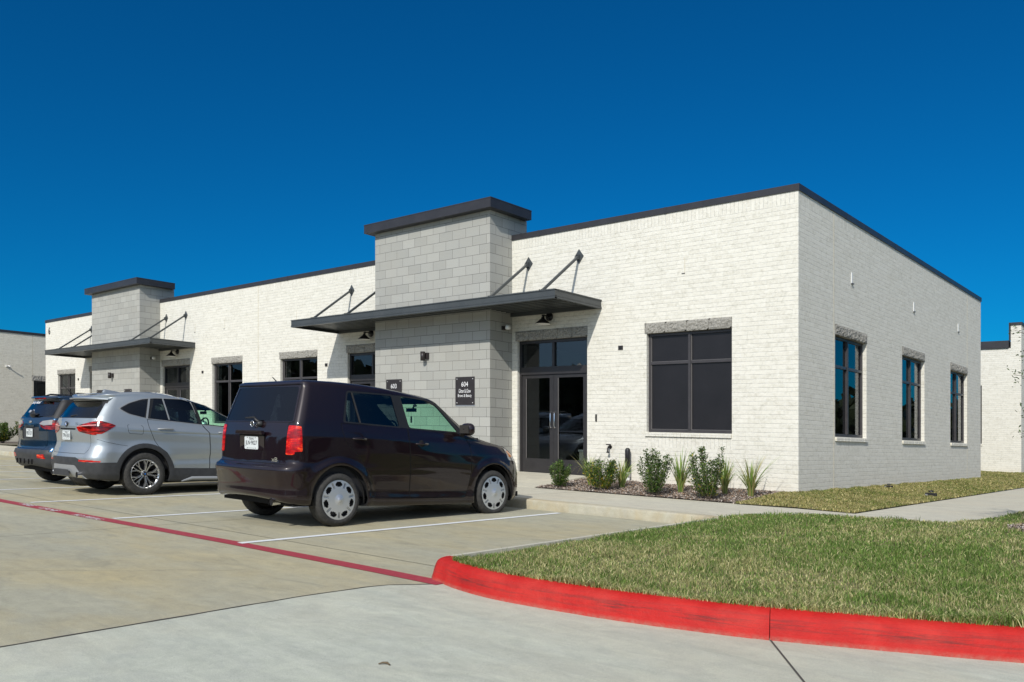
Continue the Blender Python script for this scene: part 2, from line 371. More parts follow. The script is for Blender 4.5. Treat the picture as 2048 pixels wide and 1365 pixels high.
def col_mesh(name, verts, faces, cols, m, parent=None, smooth=False):
    """numpy mesh with one colour per vertex"""
    me=bpy.data.meshes.new(name); nv=len(verts); nf=len(faces); k=faces.shape[1]
    me.vertices.add(nv); me.vertices.foreach_set('co', verts.astype(np.float32).ravel())
    me.loops.add(nf*k); me.loops.foreach_set('vertex_index', faces.astype(np.int32).ravel())
    me.polygons.add(nf); me.polygons.foreach_set('loop_start', np.arange(0,nf*k,k,dtype=np.int32)); me.polygons.foreach_set('loop_total', np.full(nf,k,dtype=np.int32))
    me.update(calc_edges=True)
    a=me.attributes.new('col','FLOAT_COLOR','POINT'); a.data.foreach_set('color', np.concatenate([cols,np.ones((nv,1))],1).astype(np.float32).ravel())
    me.materials.append(m)
    o=bpy.data.objects.new(name,me); C.objects.link(o)
    if parent: o.parent=parent
    return o

# ------------------------------------------------------------------ ground
ZL=lambda y: -.314+.0105*(y+7.5)
def sheet(name, poly, zf, m, dz=0., sub=None):
    bm=bmesh.new(); vs=[bm.verts.new((x,y,0)) for x,y in poly]; f=bm.faces.new(vs)
    if f.normal.z<0: f.normal_flip()
    bm.normal_update()
    if f.normal.z<0: f.normal_flip()
    bmesh.ops.triangulate(bm, faces=bm.faces[:])
    if sub: bmesh.ops.subdivide_edges(bm, edges=bm.edges[:], cuts=sub, use_grid_fill=True)
    for v in bm.verts: v.co.z=(zf(v.co.x,v.co.y) if callable(zf) else zf)+dz
    me=bpy.data.meshes.new(name); bm.to_mesh(me); bm.free(); me.materials.append(m)
    o=bpy.data.objects.new(name,me); C.objects.link(o); return o
zlot=lambda x,y: ZL(y)
struct(sheet('ground', [(-900,-900),(900,-900),(900,900),(-900,900)], lambda x,y:-1.2, M['farground']))
ISL=[(.86,-9.12),(1.14,-9.22),(1.64,-9.29),(2.43,-9.23),(3.06,-9.10),(3.45,-8.98),(4.08,-8.71),(4.64,-8.45),(5.4,-8.0),(6.6,-7.1),(8.2,-5.6),(10,-3.4),(11.5,-1)]
def smooth_path(p, n=6):
    out=[]; p=[Vector((*q,0)) for q in p]
    for i in range(len(p)-1):
        a=p[max(i-1,0)]; b=p[i]; c=p[i+1]; d=p[min(i+2,len(p)-1)]
        for k in range(n):
            t=k/n; out.append(.5*((2*b)+(-a+c)*t+(2*a-5*b+4*c-d)*t*t+(-a+3*b-3*c+d)*t**3))
    out.append(p[-1]); return [(q.x,q.y) for q in out]
EDGE=[(.62,-40),(.63,-12),(.60,-10.9),(.585,-10.2),(.64,-9.52),(.90,-9.17)]
struct(sheet('parking_lot', [(-70,-40)]+EDGE[:-1]+[(.78,-9.3),(.95,-9.0),(.95,-3.6),(-70,-3.6)], zlot, M['conc_old']))
redp=smooth_path(ISL,6)
struct(sheet('driveway', [(.625,-40),(.635,-12),(.605,-10.9),(.59,-10.2),(.645,-9.52),(.785,-9.3),(.95,-9.0)]+[(x,y+.1) for x,y in redp[6:]]+[(24,10),(60,10),(60,-40)], zlot, M['conc_new']))
def strip(name, pts, w, m, dz, zf=zlot, n=1):
    mb=MB(); P=[]
    for a,b in zip(pts,pts[1:]):
        for k in range(n): P.append((a[0]+(b[0]-a[0])*k/n,a[1]+(b[1]-a[1])*k/n))
    P.append(pts[-1]); vs=[]
    for i,p in enumerate(P):
        a=P[max(i-1,0)]; b=P[min(i+1,len(P)-1)]; d=Vector((b[0]-a[0],b[1]-a[1])).normalized(); nx,ny=-d.y,d.x
        ww=w if not callable(w) else w(i)
        for s in (1,-1): x=p[0]+nx*ww/2*s; y=p[1]+ny*ww/2*s; vs.append((x,y,zf(x,y)+dz))
    mb.add(vs,[(2*i+1,2*i+3,2*i+2,2*i) for i in range(len(P)-1)],m); return mb.build(name)
struct(strip('fire_lane_line', [(-60,-9.3),(-8,-9.33),(-2.1,-9.15),(.2,-9.13),(.92,-9.14)], .165, M['red_line'], .004, n=10))
for i,x in enumerate((-2.0,-4.86,-7.55,-10.16,-12.88,-15.5,-18.3,-21.0,-23.7,-26.4)):
    struct(strip('stall_line', [(x,-9.12),(x+.12,-4.08)], .10, M['white_paint'], .0045 if i%2 else .005, n=4))
JZ=.003
jl=MB()
for pts in ([(-40,-8.8),(-8.2,-8.8),(-2.4,-8.68),(.58,-8.62)],[(-3.9,-30),(-3.92,-10.6),(-3.87,-4.0)],[(-8.55,-30),(-8.55,-4.0)],[(-13.2,-30),(-13.2,-4)],[(-40,-13.4),(.6,-13.4)],[(-40,-6.6),(-8.8,-6.6)]):
    o=strip('joint_line', pts, .008, M['joint'], JZ, n=8); struct(o)
struct(strip('joint_line', [(3.45,-8.97),(3.9,-9.62),(5.2,-11.5),(8,-16)], .012, M['joint'], JZ))
E2=[]
for i in range(60):
    t=i/59; 
    p=EDGE[1:]; 
def along(p,n):
    out=[]; L=[math.dist(a,b) for a,b in zip(p,p[1:])]; T=sum(L)
    for k in range(n+1):
        d=T*k/n
        for a,b,l in zip(p,p[1:],L):
            if d<=l+1e-9: out.append((a[0]+(b[0]-a[0])*d/l,a[1]+(b[1]-a[1])*d/l)); break
            d-=l
    return out
ep=[(x+random.uniform(-.006,.006),y) for x,y in along(EDGE,160)]
struct(strip('joint_line', ep, lambda i:.012+.012*random.random()**2, M['joint'], JZ))
for seed,(x0,y0),(x1,y1) in ((1,(-2.9,-12.6),(-.6,-9.9)),(3,(-7.6,-12.2),(-5.2,-10.4)),(4,(-1.7,-7.6),(.5,-6.1))):
    rr_=random.Random(seed); pts=[]
    for k in range(26):
        t=k/25; pts.append((x0+(x1-x0)*t+rr_.uniform(-.05,.05),y0+(y1-y0)*t+rr_.uniform(-.05,.05)))
    struct(strip('crack_line', pts, lambda i:.0022+.002*random.random(), M['joint'], JZ))
# stencilled words on the red line
for (x0,x1,wd) in ((-7.36,-6.94,'FIRE'),(-6.64,-6.10,'LANE'),(-5.56,-5.33,'NO'),(-5.25,-4.80,'PARKING')):
    e=empty('painted_words',((x0+x1)/2,-9.29,ZL(-9.3)))
    T=Matrix(((1,0,0,0),(0,1,0,0),(0,0,1,0),(0,0,0,1)))
    text_mesh('lettering',wd,M['white_paint'],e,T,x1-x0,.10,.008)
    tag(e,{'FIRE':'white stencilled word FIRE on the red line, leftmost of the words','LANE':'white stencilled word LANE on the red line, second from the left','NO':'short white stencilled word NO on the red line','PARKING':'white stencilled word PARKING on the red line, nearest the dark boxy car'}[wd],'painted words','white words stencilled on the red line')

# kerbs
def kerb(name, path, prof, m, zf, closed=False):
    if m is M['red_curb'] or m is M['conc_kerb']:
        q=[]
        for a,b in zip(path,path[1:]):
            n_=max(1,int(math.dist(a,b)/.03))
            q+=[(a[0]+(b[0]-a[0])*k/n_,a[1]+(b[1]-a[1])*k/n_) for k in range(n_)]
        path=q+[path[-1]]
    mb=MB(); vs=[]; n=len(prof)
    for i,p in enumerate(path):
        a=path[max(i-1,0)]; b=path[min(i+1,len(path)-1)]; d=Vector((b[0]-a[0],b[1]-a[1])).normalized(); nx,ny=-d.y,d.x
        wob=random.uniform(-.0016,.0016)
        for dd,z in prof: x=p[0]+nx*(dd+wob); y=p[1]+ny*(dd+wob); vs.append((x,y,zf(p[0],p[1])+z))
    mb.add(vs,[(i*n+k,(i+1)*n+k,(i+1)*n+k+1,i*n+k+1) for i in range(len(path)-1) for k in range(n-1)],m,True)
    mb.add(vs[:n],[tuple(range(n))],m); mb.add(vs[-n:],[tuple(reversed(range(n)))],m)
    o=mb.build(name)
    ul=o.data.uv_layers.new(name='UVMap'); dd_=[0.]
    for a,b in zip(path,path[1:]): dd_.append(dd_[-1]+math.dist(a,b))
    uvs=np.zeros((len(o.data.loops),2)); li_=np.empty(len(o.data.loops),np.int32); o.data.loops.foreach_get('vertex_index',li_); nm=n*len(path); ok=li_<nm
    uvs[ok,0]=np.array(dd_)[li_[ok]//n]; uvs[ok,1]=np.array([q[1] for q in prof])[li_[ok]%n]; ul.data.foreach_set('uv',uvs.ravel())
    for md in [o.modifiers.new('s','EDGE_SPLIT')]: md.split_angle=math.radians(60)
    return o
KP=[(0,-.25),(0,0),(.014,.04),(.024,.08),(.036,.115),(.052,.143),(.078,.162),(.115,.170),(.165,.170),(.17,.0)]
ji=min(range(len(redp)),key=lambda i:math.dist(redp[i],(3.45,-8.97)))
endc=[(.60,-8.78),(.61,-8.9),(.66,-9.02),(.74,-9.09),(.86,-9.12)]
red1=endc[1:-1]+redp[:ji]
def trim(p,g):   # leave a narrow contraction gap
    return p
gapa=redp[ji-1]; gapb=redp[ji]; dv=Vector((gapb[0]-gapa[0],gapb[1]-gapa[1])); 
g1=(gapb[0]-dv.x*.05,gapb[1]-dv.y*.05); g2=(gapb[0]+.0025,gapb[1]+.0005)
struct(kerb('kerb', red1+[(gapb[0]-.0025,gapb[1]-.0005)], KP, M['red_curb'], zlot))
struct(kerb('kerb', [g2]+redp[ji+1:], KP, M['red_curb'], zlot))
left=[(.585,-4.25),(.585,-5.5),(.59,-7),(.595,-8.2)]+endc[:2]
struct(kerb('kerb', left, KP, M['conc_walk'], zlot))
# walk with its own kerb face
walk=MB()
WK=lambda x: -3.93
vs=[]; 
xs=np.linspace(-60,.15,120)
path=[(x,-3.93) for x in xs]+[(.35,-3.96),(.48,-4.04),(.56,-4.15),(.585,-4.25)]
KW=[(0,-.25),(0,0),(.004,.11),(.012,.132),(.03,.141),(.16,.146)]
struct(kerb('kerb', path, KW, M['conc_kerb'], lambda x,y: -.2765))
walkp=[(-60,-3.78),(.15,-3.78),(.4,-3.85),(.55,-3.9),(.72,-4.2),(.72,-3.4),(1.2,-2.68),(2.85,-2.42),(3.1,-.6),(3.12,24),(1.42,24),(1.5,-1.72),(.6,-1.62),(-.25,-1.62),(-4.4,-1.62),(-60,-1.62)]
struct(sheet('walkway', walkp, -.1305, M['conc_walk']))
for x in (-3.2,-6.3,-9.4,-12.5,-15.6,-18.7): struct(strip('joint_line',[(x,-3.92),(x,-1.63)],.008,M['joint'],.003,zf=lambda a,b:-.1305))
struct(strip('joint_line',[(1.45,1.2),(3.1,1.2)],.008,M['joint'],.003,zf=lambda a,b:-.1305))
struct(strip('joint_line',[(1.45,-1.8),(1.25,-2.68)],.008,M['joint'],.003,zf=lambda a,b:-.1305))
def ramp_slab(name,x0,x1):
    mb=MB(); mb.add([(x0,-1.66,-.128),(x1,-1.66,-.128),(x1,-.0,.062),(x0,0,.062),(x0,-1.66,-.5),(x1,-1.66,-.5),(x1,0,-.5),(x0,0,-.5)],[(0,1,2,3),(1,5,6,2),(4,0,3,7),(0,4,5,1)],M['conc_walk']); return struct(mb.build(name))
ramp_slab('entry_slab',-12.15,-4.33); ramp_slab('entry_slab',-28.3,-20.1)

# ------------------------------------------------------------------ grass, mulch
def inside(pts, poly):
    x=pts[:,0]; y=pts[:,1]; r=np.zeros(len(x),bool); n=len(poly)
    for i in range(n):
        x0,y0=poly[i]; x1,y1=poly[(i+1)%n]
        c=((y0>y)!=(y1>y))&(x<(x1-x0)*(y-y0)/((y1-y0) if y1!=y0 else 1e-9)+x0); r^=c
    return r
def vnoise(x,y,s,seed=0):
    g=np.random.default_rng(seed).random((64,64)); u=x*s; v=y*s; i=np.floor(u).astype(int); j=np.floor(v).astype(int); a=u-i; b=v-j
    a=a*a*(3-2*a); b=b*b*(3-2*b); G=lambda p,q:g[p%64,q%64]
    return (G(i,j)*(1-a)+G(i+1,j)*a)*(1-b)+(G(i,j+1)*(1-a)+G(i+1,j+1)*a)*b
islpoly=[(.70,-4.1),(.72,-3.4),(1.2,-2.66),(2.85,-2.40),(3.1,-.6),(3.13,24),(16,24),(16,-1)]
inner=[]
for i,p in enumerate(redp):
    a=redp[max(i-1,0)]; b=redp[min(i+1,len(redp)-1)]; d=Vector((b[0]-a[0],b[1]-a[1])).normalized(); inner.append((p[0]-d.y*.155,p[1]+d.x*.155))
islpoly+=list(reversed(inner))+[(.80,-8.9),(.735,-8.75),(.74,-8.2),(.735,-7),(.73,-5.5)]
def zisl(x,y):
    t=min(max((y+9.3)/5.5,0),1); base=-.20+.085*t
    e=min(max((x-.7)/1.6,0),1); f=min(max((y+9.2)/1.5,0),1)
    return base+.05*e*f*(1-.6*t)
grow=sheet('island_soil', islpoly, 0, M['soil'], sub=0)
bm=bmesh.new(); bm.from_mesh(grow.data)
for k in range(5): bmesh.ops.subdivide_edges(bm, edges=[e for e in bm.edges if e.calc_length()>.6], cuts=1)
for v in bm.verts: v.co.z=zisl(v.co.x,v.co.y)-.006
bm.to_mesh(grow.data); bm.free(); struct(grow)
def blades(name, poly, n, hmin, hmax, zf, pal, width=.004, seed=1, dryn=(.4,.75), near=None, lean=.6, hot=None, label=None):
    r=np.random.default_rng(seed); xs=[p[0] for p in poly]; ys=[p[1] for p in poly]; P=[]
    need=n; got=0
    while got<need:
        q=np.stack([r.uniform(min(xs),max(xs),need*2), r.uniform(min(ys),max(ys),need*2)],1)
        q=q[inside(q,poly)]
        if near is not None:
            d=np.hypot(q[:,0]-CAMX,q[:,1]-CAMY); q=q[r.random(len(q))<np.clip((near/d)**2,0.02,1)]
        P.append(q); got+=len(q)
    P=np.concatenate(P)[:need]; x,y=P[:,0],P[:,1]; d=np.hypot(x-CAMX,y-CAMY)
    z=np.array([zf(a,b) for a,b in zip(x,y)])
    cl=vnoise(x,y,3.1,seed)*.6+vnoise(x,y,9,seed+1)*.4
    cl=np.clip(cl*1.8-.4,0,1); h=r.uniform(hmin,hmax,need)*(.35+1.2*cl); a=r.uniform(0,2*np.pi,need); la=r.uniform(0,2*np.pi,need); ll=r.uniform(.1,lean,need)*h
    w=width*r.uniform(.6,1.4,need)*np.clip(d/7,1,3)
    dx,dy=np.cos(a)*w/2,np.sin(a)*w/2; lx,ly=np.cos(la)*ll,np.sin(la)*ll
    V=np.stack([np.stack([x-dx,y-dy,z-.01],1),np.stack([x+dx,y+dy,z-.01],1),np.stack([x+dx*.8+lx*.35,y+dy*.8+ly*.35,z+h*.6],1),np.stack([x-dx*.8+lx*.35,y-dy*.8+ly*.35,z+h*.6],1),np.stack([x+lx,y+ly,z+h],1)],1).reshape(-1,3)
    b=np.arange(need)*5
    F=np.concatenate([np.stack([b,b+1,b+2],1),np.stack([b,b+2,b+3],1),np.stack([b+3,b+2,b+4],1)])
    pal=np.array(pal); dn=vnoise(x,y,.9,seed+5)*.45+vnoise(x,y,2.6,seed+6)*.3+vnoise(x,y,7,seed+7)*.25
    dry=np.clip((dn-dryn[0])/(dryn[1]-dryn[0]),0,1); isd=r.random(need)<(.17+.56*dry)
    g=pal[r.integers(0,3,need)]; s=pal[r.integers(3,6,need)]; c=np.where(isd[:,None],s,g)*r.uniform(.45,1.4,(need,1))
    cols=np.repeat(c,5,0); 
    o=col_mesh(name,V,F,cols,M['blade']); struct(o,'stuff'); return o
PAL=[(.10,.185,.030),(.155,.25,.05),(.22,.315,.075),(.48,.45,.20),(.38,.37,.15),(.60,.55,.29)]
EDG=[(x,y) for x,y in inner if True]
PAL2=[(.15,.19,.045),(.22,.25,.06),(.26,.28,.09),(.46,.40,.17),(.40,.35,.13),(.54,.47,.23)]
vis=[p for p in islpoly]
blades('island_lawn', islpoly, 400000, .012, .038, zisl, PAL, .0048, 3, (.42,.74), near=6.0, lean=1.5)
blades('island_lawn', islpoly, 3500, .035, .075, zisl, PAL, .0045, 9, (.6,.95), near=6.5, lean=.5)
GS=[(-.30,-1.74),(.6,-1.64),(1.48,-1.74),(1.40,24),(-1.6,24),(-1.6,21.1),(-6,21),(-6,13.3),(0,13.3),(.0,0),(-.05,-.15)]
def zgs(x,y): return -.115+.125*min(max((1.45-x)/1.45,0),1)*min(max((y+1.75)/1.2,.0),1)
s2=sheet('lawn_soil', GS, lambda x,y:-.14, M['soil'], sub=0)
bm=bmesh.new(); bm.from_mesh(s2.data)
for k in range(5): bmesh.ops.subdivide_edges(bm, edges=[e for e in bm.edges if e.calc_length()>.7], cuts=1)
for v in bm.verts: v.co.z=zgs(v.co.x,v.co.y)-.004
bm.to_mesh(s2.data); bm.free(); struct(s2)
ring=[(p[0],p[1]) for p in inner]; outer_=[(p[0]*1.0,p[1]) for p in inner]
o1=[]; o2=[]
for i,p in enumerate(inner):
    a=inner[max(i-1,0)]; b=inner[min(i+1,len(inner)-1)]; d=Vector((b[0]-a[0],b[1]-a[1])).normalized(); o1.append((p[0]+d.y*.05,p[1]-d.x*.05)); o2.append((p[0]-d.y*.06,p[1]+d.x*.06))
blades('kerb_edge_grass', o1[:60]+list(reversed(o2[:60])), 16000, .02, .055, lambda x,y:-.168+.03*min(max((y+9.2)/1.5,0),1), PAL, .0048, 15, (.35,.6), near=6.5, lean=1.6)
blades('side_lawn', GS, 110000, .014, .036, zgs, PAL2, .006, 21, (.30,.6), near=12, lean=1.)
MUL=[(-4.33,-1.66),(-.28,-1.66),(-.02,-.12),(0,.02),(-4.33,.02)]
def zmu(x,y): return -.120+.115*min(max((y+1.66)/1.5,0),1)+.03*math.exp(-((x+3.4)**2+(y+.15)**2)/.09)
mbm=MB(); nx,ny=80,30
for i in range(nx+1):
    for j in range(ny+1): x=-4.33+4.33*i/nx; y=-1.66+1.68*j/ny; mbm.v.append((x,y,zmu(x,y)+random.uniform(0,.012)))
for i in range(nx):
    for j in range(ny):
        mbm.f.append((i*(ny+1)+j,(i+1)*(ny+1)+j,(i+1)*(ny+1)+j+1,i*(ny+1)+j+1)); mbm.m.append(0); mbm.sm.append(True)
mbm.mats=[M['mulchbase']]; struct(mbm.build('mulch_soil'))
def chips(name, poly, n, zf, pal, size=(.012,.05), seed=4, up=.02):
    r=np.random.default_rng(seed); xs=[p[0] for p in poly]; ys=[p[1] for p in poly]
    q=np.stack([r.uniform(min(xs),max(xs),n*3),r.uniform(min(ys),max(ys),n*3)],1); q=q[inside(q,poly)][:n]; n=len(q)
    z=np.array([zf(a,b) for a,b in q])+r.uniform(.002,up,n)
    a=r.uniform(0,2*np.pi,n); L=r.uniform(*size,n); w=L*r.uniform(.15,.5,n); t=r.normal(0,.45,n); t2=r.normal(0,.5,n)
    ux=np.stack([np.cos(a)*np.cos(t),np.sin(a)*np.cos(t),np.sin(t)],1)*L[:,None]/2
    vx=np.stack([-np.sin(a)*np.cos(t2),np.cos(a)*np.cos(t2),np.sin(t2)],1)*w[:,None]/2
    c=np.stack([q[:,0],q[:,1],z],1)
    V=np.stack([c-ux-vx,c+ux-vx,c+ux+vx,c-ux+vx],1).reshape(-1,3); b=np.arange(n)*4
    pal=np.array(pal); col=np.repeat(pal[r.integers(0,len(pal),n)]*r.uniform(.7,1.3,(n,1)),4,0)
    return col_mesh(name,V,np.stack([b,b+1,b+2,b+3],1),col,M['chip'])
CH=[(.30,.25,.21),(.22,.17,.13),(.42,.36,.31),(.16,.12,.10),(.34,.22,.14),(.50,.45,.40)]
struct(chips('mulch_chips', MUL, 16000, zmu, CH),'stuff')
RING=[(3.45+math.cos(t)*.75+.75,-2.35+math.sin(t)*.75) for t in np.linspace(0,2*math.pi,20)[:-1]]
def zring(x,y): return zisl(x,y)+.05*max(0,1-math.dist((x,y),(4.2,-2.35))/.75)**.5
rm=MB(); 
rm.add([(4.2,-2.35,zring(4.2,-2.35))]+[(x,y,zisl(x,y)) for x,y in RING]+[(4.2+(x-4.2)*.6,-2.35+(y+2.35)*.6,zisl(x,y)+.045) for x,y in RING],[(1+i,1+(i+1)%19,20+(i+1)%19,20+i) for i in range(19)]+[(0,20+i,20+(i+1)%19) for i in range(19)],M['mulchbase'],True)
struct(rm.build('mulch_soil')); struct(chips('mulch_chips', RING, 3500, zring, CH, seed=8),'stuff')

# ------------------------------------------------------------------ buildings
REV=.12
def wall_grid(mb, axis, c, u0, u1, z0, z1, opens, bands, m, inward):
    """one wall face split round its openings; axis 'x' = wall runs along x at y=c, 'y' = along y at x=c"""
    us=sorted({u0,u1,*[o[0] for o in opens],*[o[1] for o in opens],*[b[0] for b in bands],*[b[1] for b in bands]}); us=[u for u in us if u0<=u<=u1]
    zs=sorted({z0,z1,*[o[2] for o in opens],*[o[3] for o in opens],*[b[2] for b in bands],*[b[3] for b in bands]}); zs=[z for z in zs if z0<=z<=z1]
    P=(lambda u,d,z:(u,c+inward*d,z)) if axis=='x' else (lambda u,d,z:(c+inward*d,u,z))
    def q(a,b,cc,d,mm):
        vs=[a,b,cc,d]; mb.add(vs,[(0,1,2,3)],mm)
    flip=(axis=='x')==(inward>0)
    for i in range(len(us)-1):
        for j in range(len(zs)-1):
            uc=(us[i]+us[i+1])/2; zc=(zs[j]+zs[j+1])/2
            if any(o[0]<uc<o[1] and o[2]<zc<o[3] for o in opens): continue
            mm=m
            for b in bands:
                if b[0]<uc<b[1] and b[2]<zc<b[3]: mm=b[4]
            a=[P(us[i],0,zs[j]),P(us[i+1],0,zs[j]),P(us[i+1],0,zs[j+1]),P(us[i],0,zs[j+1])]
            mb.add(a if flip else a[::-1],[(0,1,2,3)],mm)
    for (a,b,za,zb) in opens:
        q(P(a,0,za),P(a,REV,za),P(a,REV,zb),P(a,0,zb),m); q(P(b,0,za),P(b,0,zb),P(b,REV,zb),P(b,REV,za),m)
        q(P(a,0,za),P(b,0,za),P(b,REV,za),P(a,REV,za),m); q(P(a,0,zb),P(a,REV,zb),P(b,REV,zb),P(b,0,zb),m)
def lintel(par, axis, c, a, b, z0, z1, outward, m=None, n=None):
    """split-faced block lintel made of rough blocks with open joints"""
    m=m or M['rock']; mb=MB(); n=n or max(2,round((b-a)/.4)); w=(b-a)/n
    for i in range(n):
        u0=a+w*i+.003; u1=a+w*(i+1)-.003; K=10; J=6; g={}; vs=[]; d0=.012*outward; fs=[]
        for p in range(K+1):
            for q in range(J+1):
                u=u0+(u1-u0)*p/K; z=z0+(z1-z0)*q/J; e=0 if p in(0,K) or q in(0,J) else random.uniform(.0,.022)
                d=d0+outward*e
                vs.append((u,c+d,z) if axis=='x' else (c+d,u,z))
        o=len(vs)
        for p in range(K):
            for q in range(J):
                k=p*(J+1)+q; f=(k,k+J+1,k+J+2,k+1); fs.append(f if (axis=='x')==(outward<0) else f[::-1])
        mb.add(vs,fs,m,False)
        if axis=='x': mb.box((u0,c+d0,z0),(u1,c-outward*.08,z1),m)
        else: mb.box((c+d0,u0,z0),(c-outward*.08,u1,z1),m)
    mb.box(*(((a,c+.004*outward,z0+.004),(b,c-outward*.07,z1-.004)) if axis=='x' else ((c+.004*outward,a,z0+.004),(c-outward*.07,b,z1-.004))),M['joint'])
    return mb.build('lintel',par)
def window(par, axis, c, a, b, z0, z1, inward, split=.69, mull=.5, behind='room', bar=.05):
    """metal frame with mullion and transom; panes are sub-parts"""
    d0=c+inward*(REV-.045); d1=c+inward*(REV+.01)
    B=(lambda mb,u0,u1,za,zb,e=0.,m=M['frame']: mb.box((u0,d0-inward*e,za),(u1,d1,zb),m)) if axis=='x' else (lambda mb,u0,u1,za,zb,e=0.,m=M['frame']: mb.box((d0-inward*e,u0,za),(d1,u1,zb),m))
    mb=MB(); e=.002
    B(mb,a,a+bar,z0,z1); B(mb,b-bar,b,z0,z1); B(mb,a+bar,b-bar,z0,z0+bar+.01); B(mb,a+bar,b-bar,z1-bar,z1)
    mu=a+(b-a)*mull; zt=z0+(z1-z0)*split
    B(mb,mu-bar/2,mu+bar/2,z0+bar+.01,z1-bar,.012); B(mb,a+bar,mu-bar/2,zt-bar/2,zt+bar/2); B(mb,mu+bar/2,b-bar,zt-bar/2,zt+bar/2)
    w=mb.build('window',par)
    pane_m=M['screen'] if behind=='screen' else M['pane']
    for (u0,u1) in ((a+bar,mu-bar/2),(mu+bar/2,b-bar)):
        for (za,zb) in ((z0+bar+.01,zt-bar/2),(zt+bar/2,z1-bar)):
            p=MB(); t=c+inward*(REV-.012)
            if axis=='x': p.box((u0,t,za),(u1,t+inward*.006,zb),pane_m)
            else: p.box((t,u0,za),(t+inward*.006,u1,zb),pane_m)
            if axis=='x':
                p.box((u0,c+REV-.034,za),(u0+.009,c+REV-.0125,zb),M['lit_edge']); p.box((u0+.009,c+REV-.034,za),(u1,c+REV-.0125,za+.006),M['lit_edge'])  # added pale strips stand in for sun on the frame's inner edges
            p.build('pane',w)
    # what is behind the glass
    r=MB(); t0=REV+.05
    if behind=='screen':
        if axis=='x': r.box((a,c+inward*t0,z0),(b,c+inward*(t0+.01),z1),M['screen'])
        else: r.box((c+inward*t0,a,z0),(c+inward*(t0+.01),b,z1),M['screen'])
        r.build('screen',w)
    else:
        k=MB(); t1=2.2
        P=(lambda u,d,z:(u,c+inward*d,z)) if axis=='x' else (lambda u,d,z:(c+inward*d,u,z))
        q=[P(a-.3,REV+.02,z0-.3),P(b+.3,REV+.02,z0-.3),P(b+.3,REV+.02,z1+.1),P(a-.3,REV+.02,z1+.1),P(a-.3,t1,z0-.3),P(b+.3,t1,z0-.3),P(b+.3,t1,z1+.1),P(a-.3,t1,z1+.1)]
        k.add(q,[(4,5,6,7),(0,1,5,4),(1,2,6,5),(2,3,7,6),(3,0,4,7)],M['room'])
        for s0,s1 in ((a+bar,a+.22),):
            for n_ in range(4):
                u=s0+(s1-s0)*n_/4; k.box(P(u,t0+.02*(n_%2),z0+.02),P(u+.03,t0+.02+.02*(n_%2),z1-.04),M['curtain'])
        k.build('room_lining',w)
    return w
def sill(par, axis, c, a, b, z, outward, h=.075):
    """rowlock sill: bricks on edge"""
    mb=MB(); n=max(3,round((b-a)/.0767)); w=(b-a)/n
    for i in range(n):
        u0=a+w*i+.003; u1=a+w*(i+1)-.003; o=random.uniform(-.003,.003)
        vs=[]
        for (d,zz) in ((.035+o,z-h),(.035+o,z-.012),(-REV+.04,z+.004),(-REV+.04,z-h)):
            for u in (u0,u1): vs.append((u,c+outward*d,zz) if axis=='x' else (c+outward*d,u,zz))
        mb.add(vs,[(0,1,3,2),(2,3,5,4),(6,7,1,0),(0,2,4,6),(7,5,3,1)],M['brick'])
    if axis=='x': mb.box((a,c+outward*.03,z-h+.005),(b,c-outward*(REV-.05),z-.016),M['brick2'])
    else: mb.box((c+outward*.03,a,z-h+.005),(c-outward*(REV-.05),b,z-.016),M['brick2'])
    return mb.build('sill',par,uv=True)
